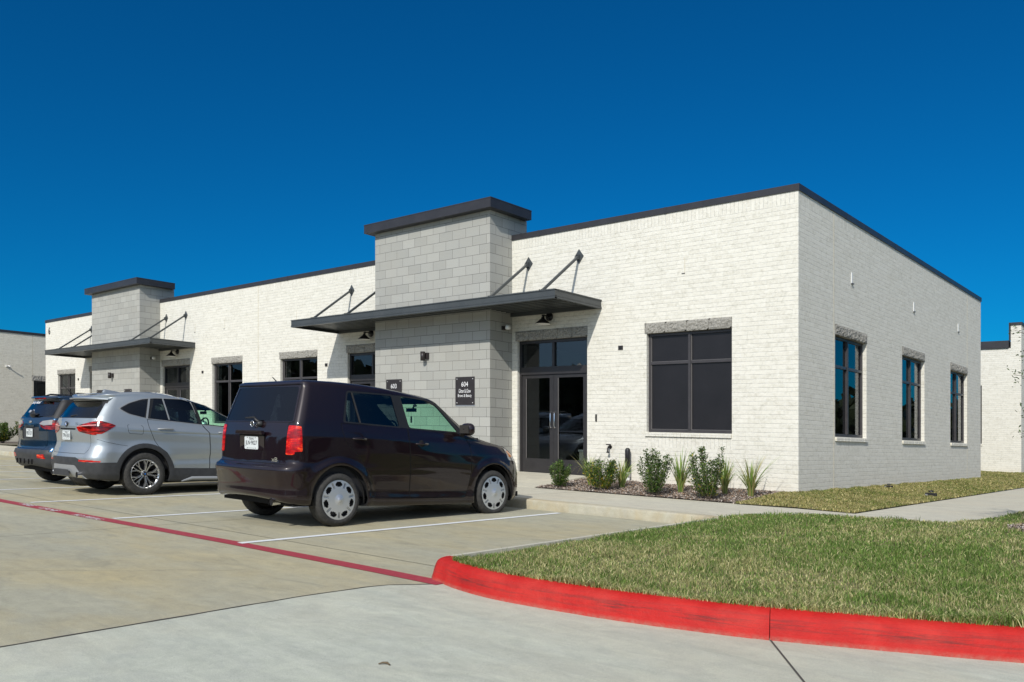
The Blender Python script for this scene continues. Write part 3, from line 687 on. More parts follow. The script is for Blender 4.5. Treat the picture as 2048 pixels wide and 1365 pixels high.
def door(par, a, b, z0, z1, flip=False, room=True):
    """storefront double door with transom lights"""
    c=0.; y0=REV-.05; y1=REV+.02; mb=MB(); f=M['doorframe']; zt=2.30; bar=.055
    mb.box((a,y0,z0),(a+bar,y1,z1),f); mb.box((b-bar,y0,z0),(b,y1,z1),f); mb.box((a+bar,y0,z1-.06),(b-bar,y1,z1),f)
    mb.box((a+bar,y0-.012,zt-.16),(b-bar,y1,zt),f); mu=(a+b)/2; mb.box((mu-.03,y0,zt),(mu+.03,y1,z1-.06),f)
    w=mb.build('door_frame',par)
    for (u0,u1) in ((a+bar,mu-.03),(mu+.03,b-bar)):
        p=MB(); p.box((u0,REV-.01,zt),(u1,REV-.004,z1-.06),M['doorpane']); p.build('transom_pane',w)
    for k,(u0,u1) in enumerate(((a+bar+.004,mu-.003),(mu+.003,b-bar-.004))):
        d=MB(); st=.105; yy0=REV-.03; yy1=REV+.012
        d.box((u0,yy0,z0+.012),(u0+st,yy1,zt-.165),f); d.box((u1-st,yy0,z0+.012),(u1,yy1,zt-.165),f)
        d.box((u0+st,yy0,z0+.012),(u1-st,yy1,z0+.30),f); d.box((u0+st,yy0,zt-.165-.07),(u1-st,yy1,zt-.165),f)
        lv=d.build('door',par)
        g=MB(); g.box((u0+st,REV-.012,z0+.30),(u1-st,REV-.006,zt-.235),M['doorpane']); g.box((u0+st,REV-.026,z0+.30),(u0+st+.010,REV-.0125,zt-.235),M['lit_edge']); g.build('pane',lv)  # pane plus a pale strip painting the sunlit side of the stile
        hx=(u1-.05) if k==0 else (u0+.05); h=MB()
        h.tube([(hx,yy0,1.02),(hx,yy0-.05,1.02),(hx-(.0),yy0-.055,1.06),(hx,yy0-.055,1.30),(hx,yy0-.05,1.34),(hx,yy0,1.34)],.011,M['chrome'],8); h.build('handle',lv)
    if room:
        k=MB(); a2,b2=a-.6,b+1.2; Y=REV+.04; Y2=4.5
        q=[(a2,Y,z0-.01),(b2,Y,z0-.01),(b2,Y,z1+.05),(a2,Y,z1+.05),(a2,Y2,z0-.01),(b2,Y2,z0-.01),(b2,Y2,z1+.05),(a2,Y2,z1+.05)]
        k.add(q,[(4,5,6,7),(0,1,5,4),(1,2,6,5),(2,3,7,6),(3,0,4,7)],M['room'])
        k.build('room_lining',w)
    else:
        k=MB(); k.box((a,REV+.25,z0),(b,REV+.26,z1),M['screen']); k.build('screen',w)
    return w
bld=empty('commercial_building'); tag(bld,'long single storey white brick unit building with two grey block towers and dark flat canopies','building')
HT=5.05
fo=[(-2.94,-1.194,.965,2.835),(-6.17,-4.325,.06,2.865),(-12.02,-10.16,.06,2.865),(-15.09,-13.33,.965,2.835),(-18.84,-17.085,.965,2.835),(-22.11,-20.24,.06,2.865),(-28.0,-26.16,.06,2.865),(-31.09,-29.35,.965,2.835)]
bands=[(-32.4,0,4.845,HT,M['soldier'])]+[(o[0],o[1],.685,.888,M['soldier']) for o in fo if o[2]>.5]
so_=[(1.68,3.40,.97,2.84),(5.73,7.47,.97,2.84),(9.83,11.585,.97,2.84)]
bs=[(0,13.2,4.845,HT,M['soldier'])]+[(o[0],o[1],.685,.888,M['soldier']) for o in so_]
wm=MB(); wall_grid(wm,'x',0,-32.4,0,-.6,HT,fo,bands,M['brick'],1)
wall_grid(wm,'y',0,0,13.2,-.05,HT,so_,bs,M['brick'],-1)
wall_grid(wm,'y',-32.4,0,13.2,-.6,HT,[],[],M['brick'],1)
wm.add([(-32.4,13.2,-.6),(0,13.2,-.6),(0,13.2,HT),(-32.4,13.2,HT)],[(3,2,1,0)],M['brick'])
wm.build('wall',bld,uv=True)
fd=MB(); fd.box((-.3,.04,-.6),(-.006,13.19,-.05),M['conc_kerb']); fd.box((-32.39,.01,-.6),(-.006,.04,-.05),M['conc_kerb']); fd.build('foundation',bld)
rf=MB(); rf.box((-32.2,.2,4.6),(-.2,13.0,4.7),M['bronze']); rf.build('roof',bld)
cp=MB()
cp.box((-32.42,-.022,HT),(.022,.20,HT+.112),M['bronze']); cp.box((-.20,.20,HT),(.022,13.222,HT+.112),M['bronze']); cp.box((-32.42,13.0,HT),(-.20,13.222,HT+.112),M['bronze']); cp.box((-32.42,.20,HT),(-32.2,13.0,HT+.112),M['bronze'])
for x in np.arange(-30.,-.5,3.05):
    cp.box((x,-.0245,HT-.004),(x+.05,.0,HT+.1145),M['bronze'])
for y in np.arange(2.2,13,3.05): cp.box((0,y,HT-.004),(.0245,y+.05,HT+.1145),M['bronze'])
cp.build('coping',bld)
for k,o in enumerate(fo):
    a,b,z0,z1=o
    if z0>.5:
        window(bld,'x',0,a,b,z0,z1,1,split=.70,behind='screen' if k==0 else 'room'); lintel(bld,'x',0,a-.04,b,z1,z1+.195,-1); sill(bld,'x',0,a-.02,b,z0,-1)
    else:
        door(bld,a,b,z0,z1); lintel(bld,'x',0,a-.05,b+.005,z1,z1+.205,-1)
for a,b,z0,z1 in so_: window(bld,'y',0,a,b,z0,z1,-1,split=.70); lintel(bld,'y',0,a,b,z1,z1+.185,1); sill(bld,'y',0,a,b,z0,1)
for a_,b_ in (((-16.236,-.003,-.3),(-16.216,.01,HT)),((-.01,1.61,-.04),(.003,1.632,HT)),((-.01,11.59,-.04),(.003,11.612,HT))): cj=MB(); cj.box(a_,b_,M['sealant']); cj.build('control_joint',bld)
# small brick vents: white tubes in the side wall, little slots in the front
for y in (2.52,6.56,10.58):
    v=MB(); v.box((0,y,3.90),(.012,y+.055,4.10),M['white']); v.box((0,y,3.882),(.03,y+.09,3.898),M['frame']); v.build('wall_vent',bld)
for x in (-2.13,-14.3,-18.1,-22.9+3.0,-30.2):
    v=MB(); v.box((x,-.004,3.90),(x+.008,0,4.18),M['sealant']); v.box((x-.06,-.006,3.885),(x+.008,0,3.9),M['frame']); v.build('wall_vent',bld)
for x in (-3.576,-12.98,-19.48,-29.1):
    v=MB(); v.box((x,-.012,2.555),(x+.105,0,2.637),M['plaque']); v.box((x+.035,-.016,2.575),(x+.07,-.012,2.617),M['black']); v.build('wall_box',bld)
v=MB(); v.box((-4.115,-.02,1.16),(-4.085,0,1.30),M['black']); v.box((-4.11,-.03,1.21),(-4.09,-.02,1.25),M['black']); v.build('key_switch',bld)
def tower(x0,x1,yf=-.71,yb=.49):
    t=MB()
    for (p,q,r_,s_) in (((x0,yf),(x1,yf),0,0),((x1,yf),(x1,yb),0,0),((x1,yb),(x0,yb),0,0),((x0,yb),(x0,yf),0,0)):
        t.add([(p[0],p[1],-.3),(q[0],q[1],-.3),(q[0],q[1],5.57),(p[0],p[1],5.57)],[(0,1,2,3)],M['cmu'])
    t.add([(x0,yf,5.57),(x1,yf,5.57),(x1,yb,5.57),(x0,yb,5.57)],[(0,1,2,3)],M['cmu'])
    o=t.build('block_tower',bld,uv=True)
    c=MB(); e=.188; c.box((x0-e,yf-e,5.56),(x1+e,yb-.06,5.765),M['bronze']); c.box((x0-e-.004,yf-e-.004,5.745),(x1+e+.004,yb-.056,5.768),M['bronze'])
    c.build('tower_cap',o)
    return o
tower(-10.045,-6.32); tower(-26.05,-22.27)
def canopy(xa,xb,xt0,xt1):
    y0=-1.49; z0,z1=3.39,3.567; m=M['canopy']; c=MB()
    def chan(p,q,out):   # C-channel: web with two lips, out = outward direction
        p=Vector(p); q=Vector(q); o=Vector(out)
        for za,zb,e in ((z0,z1,.0),(z1-.022,z1,.014),(z0,z0+.03,.014),(z0+.045,z0+.055,.006)):
            a=p; b=q; w=.05
            A=a-o*w; B=b+o*e
            c.box((min(A.x,B.x),min(A.y,B.y),za if e==0 else za+.0005),(max(A.x,B.x),max(A.y,B.y),zb if e==0 else zb-.0005 if za==z1-.022 else zb),m)
    chan((xa,y0,0),(xb,y0,0),(0,-1,0)); chan((xb,y0+.052,0),(xb,-.004,0),(1,0,0)); chan((xa,y0+.052,0),(xa,-.004,0),(-1,0,0))
    c.box((xa+.05,-.06,z0+.001),(xt0,-.003,z1-.03),m); c.box((xt1,-.06,z0+.001),(xb-.05,-.003,z1-.03),m)
    o=c.build('canopy',bld)
    d=MB(); dk=M['canopy']
    # corrugated deck in three bays round the tower
    def deck(x0,x1,ya,yb):
        d.box((x0,ya,3.494),(x1,yb,3.50),dk)
        n=max(2,int((yb-ya)/.075)); 
        for i in range(n):
            a=ya+(yb-ya)*i/n; b=ya+(yb-ya)*(i+1)/n; h=.018 if i%2 else 0.
            d.box((x0,a,3.462+h),(x1,b-.0005,3.492),dk)
    deck(xa+.051,xt0-.003,-1.438,-.062); deck(xt1+.003,xb-.051,-1.438,-.062); deck(xt0-.002,xt1+.002,-1.438,-.714)
    d.build('deck',o)
    l=MB(); l.lathe([(0,3.452),(.045,3.452),(.06,3.462)],M['white'],16,Matrix.Translation((xb-.75,-1.22,0))); l.build('downlight',o)
    xc=(xt0+xt1)/2
    for dx in (-3.66,-2.33,2.33,3.66):
        x=xc+dx; r=MB(); r.bar((x,-.055,4.47),(x,-1.22,3.60),.045,.045,m); r.build('tie_rod',o)
        b=MB(); b.prism([(0,-.15),(.115,0),(0,.15),(-.115,0)],Matrix(((1,0,0,x),(0,0,-1,0),(0,1,0,4.49),(0,0,0,1))),.012,m)
        b.box((x-.03,-.075,4.42),(x-.022,-.012,4.52),m); b.box((x+.022,-.075,4.42),(x+.03,-.012,4.52),m); b.build('bracket',o)
        f=MB(); f.box((x-.05,-1.30,3.568),(x+.05,-1.14,3.576),m); f.box((x-.03,-1.26,3.576),(x-.022,-1.18,3.64),m); f.box((x+.022,-1.26,3.576),(x+.03,-1.18,3.64),m); f.build('bracket',o)
canopy(-12.36,-3.98,-10.045,-6.32); canopy(-28.31,-19.9,-26.05,-22.27)
# number on the wall, room plaques
no=empty('building_number',(-31.97,0,4.70)); tag(no,'black numeral 6 fixed high on the white brick near the far left corner','number')
text_mesh('numeral','6',M['black'],no,face_T(0,-.0,0),.17,.30,.02,bold=.006)
def plaque(x0,x1,z0,z1,lines,label,y=-.71):
    e=empty('wall_plaque',((x0+x1)/2,y,(z0+z1)/2)); w=x1-x0; h=z1-z0
    b=MB(); b.box((-w/2,-.012,-h/2),(w/2,0,h/2),M['plaque']); b.box((-w/2-.008,-.004,-h/2-.03),(w/2+.012,0,-h/2),M['galv']); b.build('panel',e)
    for t,zz,tw,th in lines: text_mesh('lettering',t,M['lettering'],e,face_T(0,-.012,zz),tw,th,.003,bold=0.)
    for sx in (-1,1):
        for sz in (-1,1): r=MB(); r.lathe([(0,.006),(.008,.006),(.010,0)],M['lettering'],8,face_T(sx*(w/2-.05),-.012,sz*(h/2-.045))); r.build('screw',e)
    tag(e,label,'sign','dark plaques on the grey block towers'); return e
plaque(-7.332,-6.76,1.465,2.07,[('604',.145,.20,.105),('Glitter & Glow',.0,.36,.085),('Brows & Beauty',-.11,.41,.085)],'dark plaque reading 604 Glitter & Glow Brows & Beauty')
plaque(-9.634,-9.086,1.465,2.07,[('603',.145,.20,.105)],'dark plaque reading 603, half hidden by the roof of the dark boxy car')
plaque(-23.4,-22.85,1.465,2.07,[('602',.145,.20,.105)],'small dark plaque at the right of the far tower, above the silver car')
plaque(-25.62,-25.07,1.465,2.07,[('601',.145,.20,.105)],'small dark plaque at the left of the far tower, just over the blue car')
# gooseneck barn lights over the doors
def barn_light(x,z,label):
    e=empty('barn_light',(x,0,z)); b=MB(); b.lathe([(0,.0),(.085,.0),(.09,-.012),(.085,-.035),(0,-.04)],M['blackmetal'],20,Matrix(((1,0,0,.0),(0,0,1,0),(0,-1,0,.045),(0,0,0,1)))); b.build('wall_disc',e)
    a=MB(); a.tube([(0,-.03,.045),(0,-.12,.06),(0,-.19,.05),(0,-.22,.0)],.014,M['blackmetal'],8); a.lathe([(.0,.03),(.022,.03),(.022,-.03),(0,-.03)],M['blackmetal'],12,Matrix.Translation((0,-.215,.045))@Matrix.Rotation(math.pi/2,4,'Y')); a.build('arm',e)
    s=MB(); s.lathe([(.0,.02),(.03,.015),(.04,-.02),(.165,-.125),(.165,-.132)],M['blackmetal'],28,Matrix.Translation((0,-.23,0))); s.lathe([(.162,-.131),(.04,-.03),(0,-.028)],M['white'],28,Matrix.Translation((0,-.23,0))); s.build('lamp_shade',e)
    tag(e,label,'wall lamp','black barn lights over the glass doors')
barn_light(-5.28,3.28,'black cone barn light over the nearest glass door, beside plaque 604')
barn_light(-11.05,3.28,'black cone barn light just left of the near block tower')
barn_light(-21.05,3.28,'black cone barn light over the door right of the far tower')
def tube_light(x,label):
    e=empty('cylinder_light',(x,-.71,2.56)); b=MB(); b.box((.02,-.05,-.06),(.10,0,.08),M['plaque']); b.build('wall_box',e)
    c=MB(); c.lathe([(0,.10),(.055,.10),(.055,-.10),(.045,-.10),(.045,-.05),(0,-.05)],M['plaque'],20,Matrix.Translation((.0,-.105,0))); c.build('lamp_body',e)
    tag(e,label,'wall lamp','dark cylinder lights on the grey block towers')
tube_light(-8.27,'dark cylinder light on the grey block tower near plaque 604'); tube_light(-24.33,'dark cylinder light on the far block tower, above the silver car')
def emergency(x,y,label):
    e=empty('emergency_light',(x,y,3.12)); b=MB(); b.box((0,-.05,-.04),(.05,.04,.04),M['plaque']); b.build('base',e)
    c=MB(); c.tube([(.04,.0,.0),(.10,-.0,.01)],.02,M['plaque'],8); c.lathe([(0,.05),(.05,.045),(.06,.0),(.055,-.04),(0,-.05)],M['white'],16,Matrix.Translation((.14,.0,.01))); c.build('lamp_head',e)
    tag(e,label,'security light','white headed lights on the tower sides')
emergency(-6.32,-.30,'small white headed light under the near canopy on the tower side'); emergency(-22.27,-.30,'small white headed light under the far canopy on the tower side')
# tap and pipe
tp=empty('garden_tap',(-3.76,0,.66)); b=MB(); b.lathe([(.0,.012),(.035,.012),(.035,0)],M['plaque'],14,face_T(0,0,.0)); b.tube([(0,0,0),(0,-.07,0),(0,-.10,-.03),(0,-.10,-.09)],[.016,.016,.018,.015],M['plaque'],10); b.build('body',tp)
b=MB(); b.lathe([(0,.015),(.05,.012),(.05,-.006),(0,-.01)],M['plaque'],12,Matrix.Translation((0,-.075,.045))); b.build('handle',tp); b=MB(); b.lathe([(.02,-.09),(.026,-.09),(.026,-.12),(.0,-.12)],M['black'],12,Matrix.Translation((0,-.10,0))); b.build('vacuum_breaker',tp)
tag(tp,'dark garden tap fixed low on the white brick right of the glass door','tap')
pp=empty('vent_pipe',(-3.30,-.10,0.)); b=MB(); b.lathe([(0,.655),(.03,.65),(.046,.63),(.052,.60),(.052,.13),(.0,.13)],M['black'],18); b.build('sleeve',pp)
b=MB(); b.lathe([(.042,.13),(.042,-.06)],M['white'],14); b.build('pipe',pp); b=MB(); b.lathe([(.0535,.19),(.055,.185),(.055,.10),(.0535,.095)],M['galv'],14); b.box((-.062,-.062,.11),(-.01,-.045,.18),M['blue']); b.build('blue_tape',pp)
tag(pp,'black sleeved pipe with blue tape standing against the white brick','pipe')
# things inside the near door
tb=empty('display_table',(-4.78,1.0,.07)); b=MB(); b.box((-.35,-.22,.46),(.35,.22,.50),M['white']); b.build('table_top',tb)
b=MB(); b.box((-.33,-.20,.0),(.33,.20,.46),mat('table cloth',(.75,.68,.55),.9)); b.build('cloth',tb); tag(tb,'small cloth covered table standing inside the near glass door','table')
for x,s,c_,l in ((-.12,.10,(.7,.35,.32),'pink box on the table inside the door'),(.10,.13,(.55,.42,.25),'tan box on the table inside the door')):
    e=empty('gift_box',(-4.78+x,.95,.57)); b=MB(); b.box((-s/2,-s/2,0),(s/2,s/2,s*.9),mat('gift paper',c_,.7)); b.build('carton',e); b=MB(); b.box((-s/2-.002,-.012,-.001),(s/2+.002,.012,s*.9+.003),M['white']); b.build('ribbon',e); tag(e,l,'box')

# left building
lb=empty('brick_building'); tag(lb,'grey white brick building side wall at the far left edge behind the blue car','building')
XL=-38.3; op=[(1.58,3.3,.06,2.86)]; w=MB(); wall_grid(w,'y',XL,-10.2,14,-.5,5.06,op,[],M['brick2'],-1)
w.add([(XL,-10.2,-.5),(XL-25,-10.2,-.5),(XL-25,-10.2,5.06),(XL,-10.2,5.06)],[(3,2,1,0)],M['brick2']); w.build('wall',lb,uv=True)
cc=MB(); cc.box((XL-.2,-10.22,5.06),(XL+.03,14,5.18),M['bronze']); cc.box((XL-25,-10.22,5.06),(XL-.2,-10.0,5.18),M['bronze']); cc.build('coping',lb)
cc=MB(); cc.box((XL-25,-10,4.7),(XL-.2,14,4.8),M['bronze']); cc.build('roof',lb)
window(lb,'y',XL,1.58,3.3,.06,2.86,-1,split=.72); lintel(lb,'y',XL,1.5,3.3,2.86,3.12,1)
cc=MB(); cc.box((XL-.01,1.52,-.3),(XL+.003,1.545,5.06),M['sealant']); cc.build('control_joint',lb)
e=empty('conduit_light',(XL,.42,3.47)); b=MB(); b.box((0,-.05,-.04),(.06,.05,.04),M['white']); b.build('base',e); b=MB(); b.tube([(.05,0,.0),(.16,.03,.0),(.20,.12,-.02)],.03,M['galv'],10); b.build('lamp_head',e)
tag(e,'white flood light sticking out of the grey wall at far left','security light')
# right building
rb=empty('neighbour_building'); tag(rb,'pale brick building with a stepped dark parapet at the right edge','building')
YR=21.2; w=MB(); wall_grid(w,'x',YR,-14,-.33,-.5,4.545,[(-3.3,-1.60,1.03,3.2)],[],M['brick'],1)
w.add([(-.66,YR,4.545),(-.33,YR,4.545),(-.33,YR,5.37),(-.66,YR,5.37)],[(0,1,2,3)],M['brick'])
w.add([(-.66,YR,4.545),(-.66,YR,5.37),(-.66,YR+14,5.37),(-.66,YR+14,4.545)],[(0,1,2,3)],M['brick'])
w.add([(-.33,YR,-.5),(-.33,YR+14,-.5),(-.33,YR+14,5.37),(-.33,YR,5.37)],[(0,1,2,3)],M['brick']); w.build('wall',rb,uv=True)
cc=MB(); cc.box((-14,YR-.06,4.545),(-.72,YR+1,4.82),M['bronze']); cc.box((-.72,YR-.02,4.82),(-.662,YR+.06,5.37),M['bronze']); cc.box((-.72,YR-.03,5.37),(-.30,YR+14,5.47),M['bronze']); cc.box((-14,YR+1,4.7),(-.72,YR+14,4.8),M['bronze']); cc.build('coping',rb)
window(rb,'x',YR,-3.3,-1.60,1.03,3.2,1); sill(rb,'x',YR,-3.3,-1.58,1.03,-1)
# building across the drive, only seen in reflections
ob=empty('facing_building',(26,-4,0)); tag(ob,'white brick building across the drive, seen only as reflections','building')
w=MB(); w.box((0,-16,-.6),(14,20,5.0),M['brick2']); w.build('wall',ob,uv=True); cc=MB(); cc.box((-.03,-16.03,5.0),(14,20.03,5.15),M['bronze']); cc.build('coping',ob)
for yy in (-12,-8,-4,0,4,8,12,16): f_=MB(); f_.box((-.02,yy,1.),(.02,yy+1.8,2.85),M['frame']); f_.build('window',ob)

def woods():
    r=np.random.default_rng(77); V=[];K=[];n=0
    for i in range(250):
        t=r.uniform(math.radians(-178),math.radians(88)); R_=r.uniform(62,85); x0=R_*math.cos(t); y0=-8+R_*math.sin(t); h=r.uniform(3.5,6.5); w=r.uniform(2.,3.8); m=230
        u=r.normal(0,1,(m,3)); u/=np.linalg.norm(u,axis=1)[:,None]; p=u*(r.random(m)**.35)[:,None]*np.array([w,w,h*.5])+np.array([x0,y0,h*.52]); a=r.normal(0,1,(m,3)); a/=np.linalg.norm(a,axis=1)[:,None]; b=np.cross(a,r.normal(0,1,(m,3))); b/=np.linalg.norm(b,axis=1)[:,None]; L=r.uniform(.5,1.0,(m,1))
        V.append(np.stack([p-a*L,p-b*L*.7,p+a*L,p+b*L*.7],1).reshape(-1,3)); K.append(np.repeat(np.array([[.045,.06,.025]])*r.uniform(.5,1.4,(m,1)),4,0)); n+=m
    b=np.arange(n)*4; o=col_mesh('far_woods',np.concatenate(V),np.stack([b,b+1,b+2,b+3],1),np.concatenate(K),M['leaf']); struct(o,'stuff')
woods()
# ground lights by the side wall
for x,y,l,s in ((.30,3.80,'small black ground light against the side wall base',.7),(1.22,3.22,'small black ground light out in the side grass',.9)):
    z=zgs(x,y); e=empty('ground_light',(x,y,z)); b=MB(); b.box((-.10*s,-.06*s,.015),(.10*s,.06*s,.065*s+.015),M['black']); b.build('housing',e)
    b=MB(); b.box((-.10*s,-.075*s,.025),(-.05*s,-.06*s,.05),M['galv']); b.tube([(0,0,0),(0,0,.03)],.02,M['galv'],8); b.build('bracket',e); b=MB(); b.lathe([(0,.14*s),(.05*s,.13*s),(.05*s,.10*s)],M['black'],12); b.build('cap',e); tag(e,l,'ground light','black ground lights in the side grass')
# leaves lying on the concrete
def dead_leaf(x,y,a,L,label):
    e=empty('dead_leaf',(x,y,ZL(y)+.004),a); c=np.array([[-L,0,.0],[-L*.3,-L*.22,.008],[L*.5,-L*.2,.02],[L,0,.004],[L*.4,L*.25,.004],[-L*.4,L*.2,.015]])
    o=MB(); o.add([tuple(p) for p in c],[(0,1,5),(1,2,4,5),(2,3,4)],mat('dead leaf',(.10,.07,.04),.8)); o.build('blade',e); tag(e,label,'leaf','dead leaves on the concrete')
curl=empty('dead_leaf',(2.28,-10.88,ZL(-10.88)+.006),.6); cm=MB(); cm.tube([(-.03,0,0),(-.01,.012,.004),(.012,.012,.004),(.028,-.004,0)],[.003,.005,.006,.004],mat('curled leaf',(.12,.09,.05),.8),7); cm.build('blade',curl); tag(curl,'curled dead leaf on the pale concrete at the bottom of the picture','leaf','dead leaves on the concrete')
if 0: dead_leaf(2.28,-10.88,2.0,.03,'curled dead leaf on the pale concrete at the bottom of the picture'); dead_leaf(-1.0,-8.96,0,.05,'dark dead leaf on the tan concrete between the white and red lines'); dead_leaf(-6.15,-9.15,.3,.07,'dark dead leaf beside the red line at the left')

# ------------------------------------------------------------------ plants
def shrub(x,y,h,rad,seed,label,yellow=0.,lean=(0,0),nst=16,leafn=85,parz=None,group='young leafy shrubs in the mulch bed',lsc=1.):
    r=np.random.default_rng(seed); z=(zmu(x,y) if parz is None else parz); e=empty('shrub',(x,y,z)); st=MB(); V=[];F=[];K=[]; nst=int(nst*1.45); rad=rad*1.12
    tops=[]
    for i in range(nst):
        a=r.uniform(0,2*np.pi); q=r.random()**.6; hh=h*(1-.50*q**1.4*r.uniform(.3,1.2)) if i>1 else h*(1-.12*i); t=np.array([np.cos(a)*rad*q+lean[0]*hh,np.sin(a)*rad*q+lean[1]*hh,hh])
        b=np.array([np.cos(a)*.03,np.sin(a)*.03,0]); m_=(b+t)/2+np.array([np.cos(a)*rad*q*.22,np.sin(a)*rad*q*.22,-.02]); pts=[]
        for k in range(7): s=k/6; pts.append(tuple((1-s)**2*b+2*s*(1-s)*m_+s*s*t))
        st.tube(pts,[.007-.0009*k for k in range(7)],M['bark'],5,False)
        n=int(1.9*leafn*(.6+.5*hh/h))
        for k in range(n):
            s=r.uniform(.06,1)**.85; p=(1-s)**2*b+2*s*(1-s)*m_+s*s*t; an=r.uniform(0,2*np.pi); sp=.055*(1.25-s)+.012
            p=p+np.array([np.cos(an)*sp*r.random(),np.sin(an)*sp*r.random(),r.uniform(-.01,.02)])
            d=np.array([np.cos(an),np.sin(an),r.uniform(.1,1.2)]); d/=np.linalg.norm(d); L=r.uniform(.030,.052)*lsc; W=L*r.uniform(.5,.65)
            sd_=np.cross(d,[0,0,1]); sd_/=np.linalg.norm(sd_)+1e-6; sd_=sd_+r.normal(0,.4,3); sd_/=np.linalg.norm(sd_); nn=np.cross(sd_,d)
            o=len(V); V+= [p,p+d*L*.5+sd_*W/2+nn*.003,p+d*L,p+d*L*.5-sd_*W/2+nn*.003]; F.append((o,o+1,o+2,o+3))
            yl=r.random()<yellow*(1.5 if s<.6 else .4)
            c=np.array([(.045,.10,.022),(.075,.15,.03),(.12,.20,.045),(.18,.25,.06)][r.integers(0,4)])*r.uniform(.7,1.25)
            if yl: c=np.array([(.55,.42,.03),(.36,.34,.04),(.65,.52,.06)][r.integers(0,3)])
            K+=[c]*4
    st.build('stems',e); col_mesh('foliage',np.array(V),np.array(F),np.array(K),M['leaf'],e); tag(e,label,'shrub',group); return e
def clump(x,y,h,rad,seed,label,n=60,z=None,warm=.3):
    n=int(n*2.1)
    r=np.random.default_rng(seed); e=empty('ornamental_grass',(x,y,zmu(x,y) if z is None else z)); V=[];F=[];K=[]
    for i in range(n):
        a=r.uniform(0,2*np.pi); hh=h*r.uniform(.45,1.05); out=rad*r.uniform(.1,1.25)*(hh/h); b=np.array([np.cos(a)*.045*r.random(),np.sin(a)*.045*r.random(),0])
        droop=r.uniform(0,.25) if r.random()<.8 else r.uniform(.3,.7); w=r.uniform(.010,.019); sdv=np.array([-np.sin(a),np.cos(a),0]); tw=r.uniform(-.7,.7); sdv=sdv*math.cos(tw)+np.array([np.cos(a),np.sin(a),0])*math.sin(tw)
        c=np.array([(.15,.25,.045),(.21,.31,.065),(.10,.18,.035),(.29,.36,.10)][r.integers(0,4)])
        if r.random()<warm: c=np.array([(.36,.33,.13),(.28,.24,.09)][r.integers(0,2)])
        NS=7; o=len(V)
        for k in range(NS+1):
            s=k/NS; p=b+np.array([np.cos(a)*out*s**1.7,np.sin(a)*out*s**1.7,hh*(s-droop*s**4)]); ww=w*(1-s**3*.9)
            V+=[p-sdv*ww/2,p+sdv*ww/2]; K+=[c*(1.0+.25*s)]*2
        for k in range(NS): F.append((o+2*k,o+2*k+1,o+2*k+3,o+2*k+2))
    col_mesh('blades',np.array(V),np.array(F),np.array(K),M['leaf'],e); tag(e,label,'grass plant','spiky grass plants in the mulch bed'); return e
shrub(-3.91,-1.45,.50,.21,31,'small leafy shrub in front of the glass door, leftmost in the bed',nst=13,leafn=60)
shrub(-2.99,-1.40,.55,.30,32,'wide bushy shrub with some yellow leaves, second from the door',.16,nst=19,leafn=75)
shrub(-1.87,-1.50,.76,.28,33,'upright pointed green shrub below the left end of the big window',nst=17,leafn=80)
shrub(-.86,-1.50,.84,.32,34,'tallest green shrub with a bright yellow patch under the big window',.07,(-.12,0),nst=19,leafn=80)
clump(-3.56,-.95,.66,.36,41,'spiky grass plant behind the wide bushy shrub',75)
clump(-2.87,-.95,.62,.32,42,'narrow spiky grass plant left of the black pipe',45)
clump(-1.65,-1.0,.80,.36,43,'tall spiky grass plant between the pointed shrub and the yellow patched shrub',60)
clump(-.93,-.80,.68,.34,44,'spiky grass plant showing behind the yellow patched shrub',60)
clump(-.42,-.90,.74,.50,45,'rightmost spiky grass plant, nearest the building corner',60,warm=.35)
yp=empty('x'); bpy.data.objects.remove(yp)
for i,(x,y,l) in enumerate(((-34.9,-2.5,'leftmost green bush along the far left wall, at the picture edge'),(-34.8,-1.6,'second green bush from the left edge along the far left wall'),(-35.0,-.8,'third green bush from the left edge along the far left wall'),(-34.9,.1,'green bush along the far left wall, right beside the blue car'),(-35.3,1.1,'green bush along the far left wall, mostly behind the blue car'))):
    shrub(x,y,.92,.52,60+i,l,.08,nst=18,leafn=60,parz=-.08,group='bushes along the far left wall',lsc=2.0)
LBED=[(-38.2,-9),(-34.3,-9),(-34.3,10),(-38.2,10)]
struct(sheet('planting_bed', LBED, -.09, M['mulchbase']))
struct(kerb('kerb',[(-33.9,-9),(-33.9,-4.2),(-33.9,9)],[(0,-.3),(0,.12),(-.02,.15),(-.5,.155)],M['conc_walk'],lambda x,y:-.27))
